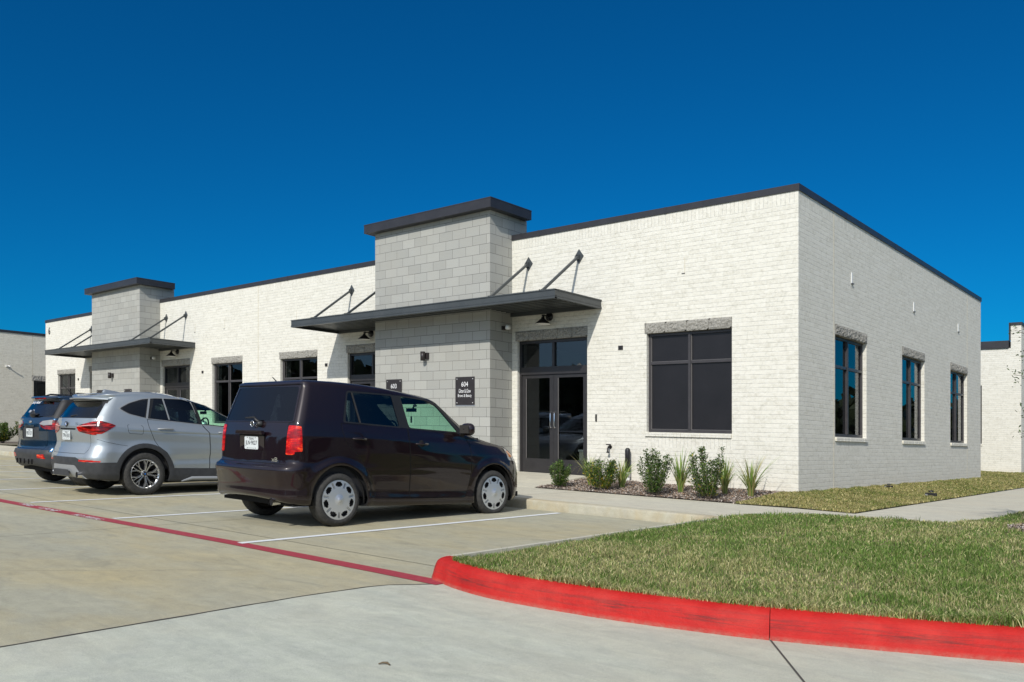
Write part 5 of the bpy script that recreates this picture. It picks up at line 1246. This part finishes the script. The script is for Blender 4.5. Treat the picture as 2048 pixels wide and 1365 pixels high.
    for s,d in ((1,'R'),(-1,'L')):
        door_handle(doors['rdoor'+d],s*.872,.20,.39,1.045,P,s); door_handle(doors['fdoor'+d],s*.876,1.19,1.38,.995,P,s); side_mirror(car,s*.86,2.02,1.205,P,s)
    # amber corner of the headlight, garnish bar, recess shade, plate, badges, wiper, tailpipe
    b=MB(); b.prism([(-.30,-.018),(.30,-.018),(.29,.025),(-.29,.025)],face_T(0,-.648,1.085),.035,P); b.build('garnish_bar',car)
    b=MB(); b.prism([(-.27,-.09),(.27,-.09),(.275,.10),(-.275,.10)],face_T(0,-.6315,.965),.003,P); b.prism([(-.27,-.0),(.27,-.0),(.27,.018),(-.27,.018)],face_T(0,-.634,1.047),.012,M['seam']); b.build('plate_recess',car)
    plate(car,0,-.640,.963,[('TEXAS',.050,.11,.028),('JLN·9027',-.006,.26,.066),('The Lone Star State',-.062,.13,.008)])
    T=face_T(-.0,-.622,1.19)
    b=MB(); b.lathe([(.030,.002),(.030,.012),(.040,.012),(.040,.002)],M['chrome'],32,T); b.prism([(-.006,-.028),(.006,-.028),(.006,.028),(-.006,.028)],T,.011,M['chrome']); b.prism([(-.028,-.004),(-.010,-.012),(-.012,.004),(-.026,.008)],T,.010,M['chrome']); b.prism([(.028,.004),(.010,.012),(.012,-.004),(.026,-.008)],T,.010,M['chrome']); b.build('round_badge',car)
    text_mesh('badge','xB',M['chrome'],car,face_T(.565,-.672,.785),.125,.05,.006,bold=.01)
    b=MB(); b.tube([(.13,-.60,1.20),(.12,-.645,1.235),(.05,-.635,1.27),(-.16,-.625,1.262)],[.022,.018,.013,.008],M['black'],8); b.lathe([(0,.05),(.03,.045),(.04,.0)],M['black'],14,face_T(.14,-.60,1.19)); b.build('wiper',car)
    b=MB(); b.tube([(.50,-.40,.315),(.545,-.715,.295)],.042,M['chrome'],18,False); b.tube([(.50,-.40,.315),(.545,-.705,.296)],.035,M['seam'],14); b.build('tailpipe',car)
    b=MB(); b.tube([(-.15,-.2,1.72),(-.16,-.26,1.78)],[.008,.005],M['black'],6); b.build('antenna',car)
    b=MB(); b.box((-.62,-.69,.325),(-.28,-.40,.352),M['seam']); b.build('rear_undertray',car)
    for s in (1,-1):
        piece('turn_signal',X,N,out['amber_R' if s>0 else 'amber_L'],[M['amber']],car,.004,.01)
    return car
make_boxy()

def make_silver():
    car=empty('parked_car',(-8.80,-7.29,ZL(-7.29)),0); tag(car,'silver blue crossover with dark wheel arch trim and spoked alloy wheels','car')
    P=M['silver']; WB=2.67; R=.347
    lv=[dict(yr=-.66,yf=3.2,w=(.72,.76,.70),z=(.30,.24,.21,.21,.22),r=(.15,.2)),
        dict(yr=-.87,yf=3.42,w=(.84,.875,.82),z=(.285,.255,.21,.20,.20),r=(.26,.38),b=(.13,.26)),
        dict(yr=-.915,yf=3.48,w=(.885,.895,.86),z=(.35,.34,.30,.28,.28),r=(.28,.40),b=(.15,.28)),
        dict(yr=-.935,yf=3.50,w=(.90,.89,.87),z=(.50,.48,.43,.42,.42),r=(.29,.40),b=(.15,.28)),
        dict(yr=-.935,yf=3.50,w=(.905,.895,.875),z=(.60,.60,.55,.54,.54),r=(.29,.40),b=(.15,.28)),
        dict(yr=-.905,yf=3.50,w=(.905,.90,.875),z=(.665,.70,.66,.62,.62),r=(.29,.40),b=(.15,.28)),
        dict(yr=-.86,yf=3.47,w=(.885,.905,.87),z=(.76,.80,.76,.72,.72),r=(.27,.40),b=(.14,.28)),
        dict(yr=-.855,yf=3.40,w=(.875,.90,.86),z=(.90,.90,.86,.83,.82),r=(.26,.38),b=(.14,.26)),
        dict(yr=-.865,yf=3.26,w=(.880,.905,.84),z=(1.02,1.02,.97,.92,.90),r=(.27,.36),b=(.14,.24)),
        dict(yr=-.862,yf=2.90,w=(.872,.897,.82),z=(1.10,1.10,1.05,1.0,1.0),r=(.26,.32),b=(.14,.20)),
        dict(yr=-.84,yf=2.35,w=(.850,.875,.82),z=(1.17,1.18,1.13,1.07,1.08),r=(.25,.26),b=(.14,.16)),
        dict(yr=-.815,yf=2.25,w=(.825,.86,.81),z=(1.225,1.265,1.20,1.10,1.13),r=(.24,.24),b=(.14,.18)),
        dict(yr=-.68,yf=1.78,w=(.765,.815,.75),z=(1.41,1.44,1.42,1.32,1.36),r=(.20,.2),b=(.12,.22)),
        dict(yr=-.575,yf=1.44,w=(.715,.765,.70),z=(1.52,1.585,1.605,1.47,1.52),r=(.18,.18),b=(.11,.22)),
        dict(yr=-.64,yf=1.36,w=(.705,.752,.69),z=(1.565,1.625,1.645,1.51,1.56),r=(.18,.18),b=(.12,.22)),
        dict(yr=-.61,yf=1.19,w=(.66,.715,.65),z=(1.595,1.650,1.675,1.56,1.595),r=(.17,.18),b=(.12,.20)),
        dict(yr=-.30,yf=.95,w=(.5,.55,.5),z=(1.64,1.665,1.700,1.635,1.65),r=(.15,.15)),
        dict(yr=.0,yf=.7,w=(.2,.22,.2),z=(1.67,1.675,1.71,1.685,1.69),r=(.08,.08))]
    def crease(B):
        y=B[:,:,1]; z=B[:,:,2]; side=np.clip((B[:,:,0]-.60)/.2,0,1)*np.clip((y+.30)/.25,0,1)*np.clip((3.0-y)/.5,0,1)
        zc=1.035-.020*y
        up=np.clip((z-zc)/.014,0,1); fall=np.clip((1.16-z)/.10,0,1); B[:,:,0]+=.011*side*up*fall*(z>zc)
        zc2=.56+.03*y; d=np.clip(1-np.abs(z-zc2)/.10,0,1); B[:,:,0]-=.012*side*d*d*(3-2*d)*np.clip((y-.35)/.2,0,1)*np.clip((2.3-y)/.3,0,1)
        rear=np.clip((-B[:,:,1]-.70)/.1,0,1)*(B[:,:,0]<.75); d=np.clip(1-np.abs(z-.84)/.16,0,1); B[:,:,1]+=.02*rear*d*d
        return B
    V,F=body_surface(lv,step=.016,blur=.015,flares=((0,R,.46,.012,.12),(WB,R,.46,.012,.12)),post=crease)
    reg=[]
    def S(pid,poly): reg.append((pid+'_R','R',poly)); reg.append((pid+'_L','L',poly))
    for yc in (0,WB): S('hole',circle(yc,R+.01,.415))
    S('hole',[(-.39,.0),(.39,.0),(.39,.33),(-.39,.33)]); S('hole',[(WB-.39,.0),(WB+.39,.0),(WB+.39,.33),(WB-.39,.33)])
    # glass outline band, quarter light, rear door glass, front door glass
    q=rounded([(-.335,1.395),(-.20,1.478),(.0,1.54),(.10,1.56),(.02,1.27),(-.20,1.32)],.03)
    r1=[(.11,1.262),(.20,1.575),(.345,1.585),(.42,1.232)]; r2=[(.44,1.232),(.365,1.587),(.86,1.588),(.955,1.195)]
    f1=[(1.02,1.19),(.93,1.585),(1.15,1.572),(1.53,1.465),(2.02,1.13)]
    band=rounded([(-.405,1.395),(-.22,1.50),(.0,1.575),(.22,1.603),(.88,1.612),(1.28,1.575),(1.63,1.45),(2.12,1.12),(1.9,1.10),(.95,1.17),(.05,1.24),(-.24,1.305)],.05)
    band2=rounded([(-.37,1.395),(-.21,1.488),(.0,1.562),(.22,1.590),(.88,1.599),(1.27,1.562),(1.62,1.438),(2.07,1.125),(1.9,1.112),(.95,1.182),(.05,1.252),(-.235,1.315)],.04)
    S('quarter',q)
    for k,pp in (('rg1',r1),('rg2',r2),('fg',f1)): S(k,pp)
    S('pillartrim',[(.035,1.245),(.115,1.595),(.145,1.597),(.065,1.245)]); S('pillartrim',[(.405,1.245),(.340,1.594),(.370,1.594),(.437,1.245)]); S('pillartrim',[(.935,1.195),(.85,1.597),(.865,1.597),(.95,1.195)])
    S('surround',band2); S('brightline',band)
    cl=rounded([(-.99,.20),(-.99,.53),(-.43,.535),(-.43,.20)],.004)
    dr=[(.055,1.235),(.07,1.10),(.12,.98),(.165,.88),(.22,.80),(.36,.70),(.455,.55),(.48,.435),(1.125,.425),(1.135,.80),(1.12,1.03),(1.00,1.175)]
    df=[(1.135,.425),(1.145,.80),(1.13,1.03),(1.01,1.175),(2.15,1.09),(2.22,.90),(2.20,.60),(2.12,.42)]
    for yc in (0,WB):
        S('cladding',[(yc+.495*math.cos(a),R+.497*math.sin(a)) for a in np.linspace(-.15,math.pi+.15,26)]+[(yc-.49,.22),(yc+.49,.22)])
    S('cladding',[(.42,.2),(.42,.435),(WB-.42,.42),(WB-.42,.2)]); S('cladding',[(-.99,.2),(-.99,.53),(-.40,.535),(-.40,.2)])
    S('cladding',[(WB+.40,.2),(WB+.40,.5),(3.6,.5),(3.6,.2)])
    for d in (dr,df):
        for z in offset_line(d+[d[0]],.007): S('seam',z)
    for z in offset_line(rounded([(-.28,1.14),(-.26,1.0),(-.03,.99),(-.03,1.13)],.03)+[],.005): S('seam',z)
    for z in offset_line([(-.80,.93),(-.62,.86),(-.40,.815),(-.28,.80)],.005): S('seam',z)
    S('rdoor',dr); S('fdoor',df)
    tlB=rounded([(.33,1.075),(.44,1.12),(.72,1.175),(.95,1.195),(.95,.955),(.72,.965),(.52,.99),(.40,1.01)],.012)
    tlS=rounded([(-.90,1.195),(-.66,1.19),(-.50,1.14),(-.455,1.12),(-.66,.985),(-.90,.955)],.012)
    for s,nm in ((1,'_R'),(-1,'_L')):
        reg.append(('tailbar'+nm,'B',[(.36,1.088),(.36,1.096),(.95,1.136),(.95,1.122)] if s>0 else mirror_poly([(.36,1.088),(.36,1.096),(.95,1.136),(.95,1.122)])))
        reg.append(('tail'+nm,'B',tlB if s>0 else mirror_poly(tlB))); reg.append(('tail'+nm,'R' if s>0 else 'L',tlS))
        rf=rounded([(.50,.535),(.50,.565),(.88,.565),(.88,.535)],.008); reg.append(('refl'+nm,'B',rf if s>0 else mirror_poly(rf)))
        reg.append(('refl'+nm,'R' if s>0 else 'L',[(-.9,.535),(-.9,.562),(-.69,.555),(-.70,.537)]))
    reg.append(('rearglass','B',rounded([(-.745,1.235),(-.70,1.40),(-.60,1.50),(.60,1.50),(.70,1.40),(.745,1.235)],.03)))
    reg.append(('surround_B','B',rounded([(-.79,1.225),(-.78,1.52),(.78,1.52),(.79,1.225)],.03)))
    sk=rounded([(-.62,.24),(-.40,.475),(.40,.475),(.62,.24)],.03); reg.append(('skid','B',sk))
    reg.append(('cladding_B','B',[(-1.0,.2),(-1.0,.52),(-.62,.535),(-.42,.60),(.42,.60),(.62,.535),(1.0,.52),(1.0,.2)]))
    for z in offset_line([(-.60,.66),(.60,.66),(.67,.72),(.68,.98),(.74,1.20),(.74,1.22)],.006)+offset_line([(-.60,.66),(-.67,.72),(-.68,.98),(-.74,1.20)],.006): reg.append(('seam_B','B',z))
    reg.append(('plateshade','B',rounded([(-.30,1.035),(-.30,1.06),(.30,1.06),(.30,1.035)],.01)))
    reg.append(('windscreen','F',rounded([(-.74,1.14),(-.62,1.47),(.62,1.47),(.74,1.14)],.05)))
    X,N,out=carve(V,F,reg); body=[];seam=[]
    for k,f in out.items():
        if k=='': body+=f
        elif k.startswith('seam'): seam+=f
    piece('body',X,N,body,[P],car,0,.03,M['seam']); piece('panel_gap',X,N,seam,[M['seam']],car,-.004)
    doors={}
    for s in 'LR':
        for k in ('rdoor','fdoor'): doors[k+s]=piece('door',X,N,out[f'{k}_{s}'],[P],car,.0005,.02,M['seam'])
        for k,m,par in (('rg1',M['privacy'],'rdoor'),('rg2',M['privacy'],'rdoor'),('fg',M['clear'],'fdoor')): piece('window',X,N,out[f'{k}_{s}'],[m],doors[par+s],-.006)
        piece('quarter_window',X,N,out[f'quarter_{s}'],[M['privacy']],car,-.006); piece('window_surround',X,N,out[f'surround_{s}'],[M['black']],car,-.004,.02); piece('bright_trim',X,N,out[f'brightline_{s}']+out.get(f'pillartrim_{s}',[]),[M['skid']],car,.003,.02)
        piece('cladding',X,N,out[f'cladding_{s}'],[M['cladding']],car,.008,.03); piece('tail_lamp',X,N,out[f'tail_{s}'],[M['lamp'] if False else M['lampdark']],car,.006,.02)
        if f'tailbar_{s}' in out: piece('lamp_bar',X,N,out[f'tailbar_{s}'],[mat('pale lens bar',(.75,.35,.33),.3)],car,.008,.01)
        piece('reflector',X,N,out[f'refl_{s}'],[M['lamp']],car,.003,.02)
    piece('rear_window',X,N,out['rearglass'],[M['privacy']],car,-.006); piece('window_surround',X,N,out['surround_B'],[M['black']],car,-.002,.02); piece('windscreen',X,N,out['windscreen'],[M['clear']],car,-.004)
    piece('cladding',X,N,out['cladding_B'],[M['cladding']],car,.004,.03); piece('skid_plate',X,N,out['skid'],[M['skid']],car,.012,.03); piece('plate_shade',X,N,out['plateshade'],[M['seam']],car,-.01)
    underbody(car,.90,-.88,3.45,WB,R); interior(car,.86,-.5,2.9,.36,1.16,1.56,2.1,[(-.37,1.15),(.37,1.15),(-.37,.3),(.37,.3)],(0,1.5,1.40))
    for s in (1,-1): wheel(car,s*.795,0,R,.225,'alloy',s,rimR=.232); wheel(car,s*.795,WB,R,.225,'alloy',s,rimR=.232)
    for s,d in ((1,'R'),(-1,'L')):
        door_handle(doors['rdoor'+d],s*.898,.215,.47,1.085,M['skid'],s,False); door_handle(doors['fdoor'+d],s*.898,1.30,1.55,1.05,M['skid'],s,False); side_mirror(car,s*.87,2.0,1.18,P,s)
        b=MB(); b.tube([(s*.895,.62,.215),(s*.905,.80,.265),(s*.905,2.2,.25),(s*.895,2.35,.21)],[.01,.03,.03,.01],M['skid'],8); b.build('sill_trim',car)
        b=MB(); b.tube([(s*.50,-.70,.33),(s*.50,-.905,.325)],.047,M['chrome'],18,False); b.tube([(s*.50,-.70,.33),(s*.50,-.895,.325)],.04,M['seam'],14); b.build('tailpipe',car)
    for s in (1,-1):
        b=MB(); b.box((s*.40,-.903,1.085),(s*.66,-.898,1.09),M['skid']); b.build('lamp_strip',car) if False else None
    b=MB(); b.prism([(-.34,.30),(.34,.30),(.27,.40),(-.27,.40)],face_T(0,-.947,0.)@Matrix.Translation((0,.0,0)),.006,M['cladding']); b.build('diffuser',car)
    sp=MB(); n=16; vs=[]
    for i in range(n+1):
        x=-.70+1.40*i/n; yb=-.735+.22*(abs(x)/.70)**2.2; zc=1.560-.02*(abs(x)/.7)**2
        vs+=[(x,yb+.30,zc+.045),(x,yb+.10,zc+.028),(x,yb,zc),(x,yb+.01,zc-.022),(x,yb+.20,zc-.025)]
    sp.add(vs,[(i*5+k,i*5+k+1,(i+1)*5+k+1,(i+1)*5+k) for i in range(n) for k in range(4)],P,True); sp.add(vs[:5],[(4,3,2,1,0)],P); sp.add(vs[-5:],[(0,1,2,3,4)],P); sp.build('spoiler',car)
    b=MB(); n=12; vs=[]
    for i in range(n+1):
        t=i/n; y=-.30+.30*t; h=.085*(1-t)**.8*(1 if i>0 else .55); ww=.034*(1-.5*t)+.004
        for a in np.linspace(0,math.pi,9): vs.append((ww*math.cos(a),y,1.64+.04*t+h*math.sin(a)))
    b.add(vs,[(i*9+k,(i+1)*9+k,(i+1)*9+k+1,i*9+k+1) for i in range(n) for k in range(8)],P,True); b.add(vs[:9],[tuple(range(9))],P); b.build('roof_fin',car)
    plate(car,0,-.868,.945,[('TEXAS',.050,.11,.026),('TPN·3018',-.006,.26,.066),('The Lone Star State',-.062,.13,.008)])
    T=face_T(0,-.862,1.125); b=MB(); b.lathe([(0,.016),(.026,.016)],M['white'],24,T); b.lathe([(.026,.012),(.028,.018),(.040,.018),(.042,.0)],M['black'],24,T)
    for k in (0,2): b.add([T@Vector((0,0,.017))]+[T@Vector((.026*math.cos(a),.026*math.sin(a),.017)) for a in np.linspace(k*math.pi/2,(k+1)*math.pi/2,7)],[(0,i+1,i+2) for i in range(6)],M['blue'])
    b.build('round_badge',car); text_mesh('badge','X1',M['disc'],car,face_T(.37,-.850,1.135),.10,.04,.006,bold=.006)
    b=MB(); b.tube([(.0,-.79,1.255),(.12,-.77,1.27),(.34,-.735,1.262)],[.016,.012,.006],M['black'],8); b.build('wiper',car)
    return car
make_silver()

def make_blue():
    car=empty('parked_car',(-11.24,-7.18,ZL(-7.18)),0); tag(car,'deep blue small crossover with roof rails and dark bumper, farthest left','car')
    P=M['navy']; WB=2.52; R=.335
    lv=[dict(yr=-.50,yf=3.0,w=(.70,.74,.70),z=(.36,.26,.22,.22,.24),r=(.15,.2)),
        dict(yr=-.70,yf=3.2,w=(.80,.85,.80),z=(.36,.30,.22,.22,.22),r=(.24,.38),b=(.10,.24)),
        dict(yr=-.755,yf=3.25,w=(.875,.87,.84),z=(.42,.40,.32,.30,.30),r=(.26,.4),b=(.11,.26)),
        dict(yr=-.785,yf=3.28,w=(.885,.87,.85),z=(.58,.56,.5,.5,.5),r=(.26,.4),b=(.11,.26)),
        dict(yr=-.765,yf=3.28,w=(.88,.875,.85),z=(.635,.64,.6,.6,.6),r=(.26,.4),b=(.11,.26)),
        dict(yr=-.70,yf=3.26,w=(.865,.88,.85),z=(.655,.70,.68,.68,.68),r=(.2,.4),b=(.09,.26)),
        dict(yr=-.685,yf=3.2,w=(.86,.88,.84),z=(.80,.82,.80,.80,.80),r=(.18,.4),b=(.09,.26)),
        dict(yr=-.69,yf=3.1,w=(.865,.88,.82),z=(1.0,1.0,.97,.93,.93),r=(.17,.36),b=(.09,.24)),
        dict(yr=-.675,yf=2.7,w=(.85,.87,.81),z=(1.12,1.12,1.08,1.03,1.04),r=(.16,.3),b=(.09,.2)),
        dict(yr=-.655,yf=2.25,w=(.835,.85,.80),z=(1.20,1.21,1.16,1.10,1.12),r=(.16,.24),b=(.09,.16)),
        dict(yr=-.62,yf=2.15,w=(.82,.835,.79),z=(1.25,1.26,1.21,1.15,1.16),r=(.15,.22),b=(.09,.18)),
        dict(yr=-.46,yf=1.62,w=(.74,.765,.70),z=(1.50,1.52,1.50,1.42,1.45),r=(.13,.18),b=(.08,.2)),
        dict(yr=-.435,yf=1.45,w=(.705,.735,.67),z=(1.555,1.57,1.58,1.50,1.53),r=(.12,.16),b=(.08,.2)),
        dict(yr=-.485,yf=1.40,w=(.695,.73,.66),z=(1.560,1.585,1.59,1.52,1.55),r=(.12,.16),b=(.08,.18)),
        dict(yr=-.510,yf=1.36,w=(.69,.725,.66),z=(1.590,1.60,1.60,1.53,1.56),r=(.12,.16),b=(.08,.18)),
        dict(yr=-.485,yf=1.2,w=(.66,.69,.62),z=(1.625,1.63,1.63,1.57,1.59),r=(.12,.14),b=(.07,.16)),
        dict(yr=-.30,yf=1.0,w=(.5,.52,.46),z=(1.64,1.64,1.65,1.61,1.625),r=(.1,.12)),
        dict(yr=0,yf=.8,w=(.2,.2,.2),z=(1.655,1.655,1.665,1.65,1.65),r=(.08,.08))]
    V,F=body_surface(lv,step=.03,flares=((0,R,.43,.012,.09),(WB,R,.43,.012,.09))); reg=[]
    def S(pid,poly): reg.append((pid+'_R','R',poly)); reg.append((pid+'_L','L',poly))
    for yc in (0,WB): S('hole',circle(yc,R+.01,.40,20))
    S('hole',[(-.37,.0),(.37,.0),(.37,.30),(-.37,.30)]); S('hole',[(WB-.37,.0),(WB+.37,.0),(WB+.37,.30),(WB-.37,.30)])
    S('glass',rounded([(-.30,1.27),(-.12,1.50),(.75,1.52),(.85,1.20)],.03)); S('fglass',rounded([(.92,1.20),(.84,1.52),(1.25,1.48),(1.85,1.15)],.03))
    S('pillar',[(-.60,1.22),(-.42,1.56),(-.10,1.56),(-.30,1.22)])
    S('cladding',[(-.9,.2),(-.9,.62),(-.40,.60),(-.40,.2)]); S('cladding',[(.40,.2),(.40,.40),(WB-.4,.40),(WB-.4,.2)])
    for yc in (0,WB): S('cladding',[(yc+.45*math.cos(a),R+.45*math.sin(a)) for a in np.linspace(-.1,math.pi+.1,18)])
    reg.append(('rearglass','B',rounded([(-.74,1.27),(-.65,1.545),(.65,1.545),(.74,1.27),(.30,1.225),(-.30,1.225)],.02)))
    reg.append(('pillar_B','B',[(-.9,1.24),(-.72,1.548),(.72,1.548),(.9,1.24),(.74,1.235),(-.74,1.235)]))
    tb=rounded([(.40,1.125),(.50,1.165),(.9,1.20),(.9,1.005),(.62,1.02),(.47,1.06)],.015); tc=[(.40,1.11),(.50,1.165),(.9,1.20),(.9,1.11),(.55,1.085)]
    for s,nm in ((1,'_R'),(-1,'_L')):
        reg.append(('clearlens'+nm,'B',tc if s>0 else mirror_poly(tc))); reg.append(('tail'+nm,'B',tb if s>0 else mirror_poly(tb))); reg.append(('tail'+nm,'R' if s>0 else 'L',[(-.70,1.0),(-.70,1.20),(-.42,1.17),(-.45,1.03)]))
        rfp=rounded([(.50,.50),(.52,.56),(.72,.57),(.74,.49)],.01); reg.append(('refl'+nm,'B',rfp if s>0 else mirror_poly(rfp)))
    reg.append(('cladding_B','B',[(-1,.2),(-1,.64),(1,.64),(1,.2)]))
    reg.append(('panel_B','B',rounded([(-.40,.83),(-.40,1.06),(.40,1.06),(.40,.83)],.04)))
    for z in offset_line([(-.62,.66),(.62,.66),(.70,.75),(.70,.98)],.006)+offset_line([(-.62,.66),(-.70,.75),(-.70,.98)],.006): reg.append(('seam_B','B',z))
    X,N,out=carve(V,F,reg); body=[];seam=[]
    for k,f in out.items():
        if k=='': body+=f
        elif k.startswith('seam'): seam+=f
    piece('body',X,N,body,[P],car,0,.03,M['seam']); piece('panel_gap',X,N,seam,[M['seam']],car,-.004)
    for s in 'LR':
        piece('window',X,N,out[f'glass_{s}'],[M['privacy']],car,-.006); piece('window',X,N,out[f'fglass_{s}'],[M['clear']],car,-.006); piece('pillar_trim',X,N,out[f'pillar_{s}'],[M['black']],car,.001,.01)
        piece('cladding',X,N,out[f'cladding_{s}'],[M['cladding']],car,.008,.03)
        piece('tail_lamp',X,N,out.get(f'tail_{s}',[])+out.get(f'tail_{s}',[])[:0],[M['lampdark']],car,.005,.02); piece('lamp_lens',X,N,out[f'clearlens_{s}'],[M['lampclear']],car,.006,.02); piece('reflector',X,N,out[f'refl_{s}'],[M['lamp']],car,.012,.02)
    piece('rear_window',X,N,out['rearglass'],[M['privacy']],car,-.003,.01); piece('pillar_trim',X,N,out['pillar_B'],[M['black']],car,-.001,.02); piece('cladding',X,N,out['cladding_B'],[M['cladding']],car,.008,.03); piece('plate_recess',X,N,out['panel_B'],[M['cladding']],car,-.012)
    underbody(car,.88,-.7,3.2,WB,R); interior(car,.84,-.3,2.8,.38,1.16,1.55,2.0,[(-.36,1.1),(.36,1.1),(-.36,.25),(.36,.25)])
    for s in (1,-1):
        wheel(car,s*.765,0,R,.205,'alloy',s); wheel(car,s*.765,WB,R,.205,'alloy',s); side_mirror(car,s*.86,1.9,1.18,P,s)
        b=MB(); b.tube([(s*.62,-.25,1.635),(s*.63,-.10,1.685),(s*.63,1.1,1.69),(s*.60,1.3,1.62)],[.012,.018,.018,.012],M['black'],8); b.build('roof_rail',car)
    b=MB(); b.box((-.24,-.514,1.572),(.24,-.495,1.595),M['lampdark']); b.build('brake_lamp',car)
    b=MB(); b.tube([(.0,.10,1.66),(0,.04,1.71),(.0,-.12,1.88)],[.02,.010,.004],M['black'],6); b.build('antenna',car)
    b=MB(); b.box((-.22,-.695,1.055),(.22,-.665,1.085),P); b.build('garnish_bar',car)
    b=MB()
    for x in (-.36,-.20,.0,.20,.36): b=MB(); b.box((x-.004,-.788,.38),(x+.004,-.76,.47),M['seam']); b.build('bumper_rib',car)
    plate(car,0,-.69,.945,[('TEXAS',.050,.11,.026),('PBD·5271',-.006,.26,.066)])
    b=MB(); b.lathe([(0,.03),(.05,.025),(.075,0)],M['black'],16,face_T(-.02,-.625,1.285)@Matrix.Scale(1.6,4,(1,0,0))); b.tube([(.0,-.66,1.285),(.28,-.63,1.292)],[.014,.006],M['black'],8); b.build('wiper',car)
    Ts=face_T(0,-.50,1.48)@Matrix.Rotation(-.58,4,'X')
    text_mesh('sticker','Sunny Blessed',M['lettering'],car,face_T(-.22,-.484,1.505)@Matrix.Rotation(-.57,4,'X'),.40,.085,.006,shear=.4,bold=.006)
    text_mesh('sticker','thankful',M['lettering'],car,face_T(-.14,-.595,1.345)@Matrix.Rotation(-.57,4,'X'),.24,.06,.006,shear=.4,bold=.006)
    T=face_T(0,-.675,1.145)@Matrix.Scale(2.2,4,(1,0,0)); b=MB(); b.lathe([(0,.008),(.022,.008),(.026,.0)],M['alloy'],24,T); b.build('oval_badge',car)
    return car
make_blue()

# ------------------------------------------------------------------ slope the whole site
bpy.context.view_layer.update()
done=set()
def children(o): return [c for c in bpy.data.objects if c.parent==o]
def slope(o, rz):
    if o.type=='MESH' and o.data.name not in done:
        done.add(o.data.name); me=o.data; n=len(me.vertices); co=np.empty(n*3,np.float32); me.vertices.foreach_get('co',co); co=co.reshape(-1,3)
        cn=None
        if me.has_custom_normals:
            cn=np.empty(len(me.loops)*3,np.float32); me.corner_normals.foreach_get('vector',cn)
        c,s=math.cos(rz),math.sin(rz); lx=co[:,0].copy(); ly=co[:,1].copy(); tz=o.location if o.parent is None else None
        co[:,2]+=SA*(c*lx-s*ly)+SB*(s*lx+c*ly); me.vertices.foreach_set('co',co.ravel()); me.update()
        if cn is not None: me.normals_split_custom_set(cn.reshape(-1,3).tolist())
    for ch in children(o): slope(ch, rz)
for o in [o for o in bpy.data.objects if o.parent is None and o.type in ('MESH','EMPTY')]:
    o.location.z += SA*o.location.x+SB*o.location.y; slope(o, o.rotation_euler.z)
for m in list(bpy.data.materials):
    if m.users==0: bpy.data.materials.remove(m)
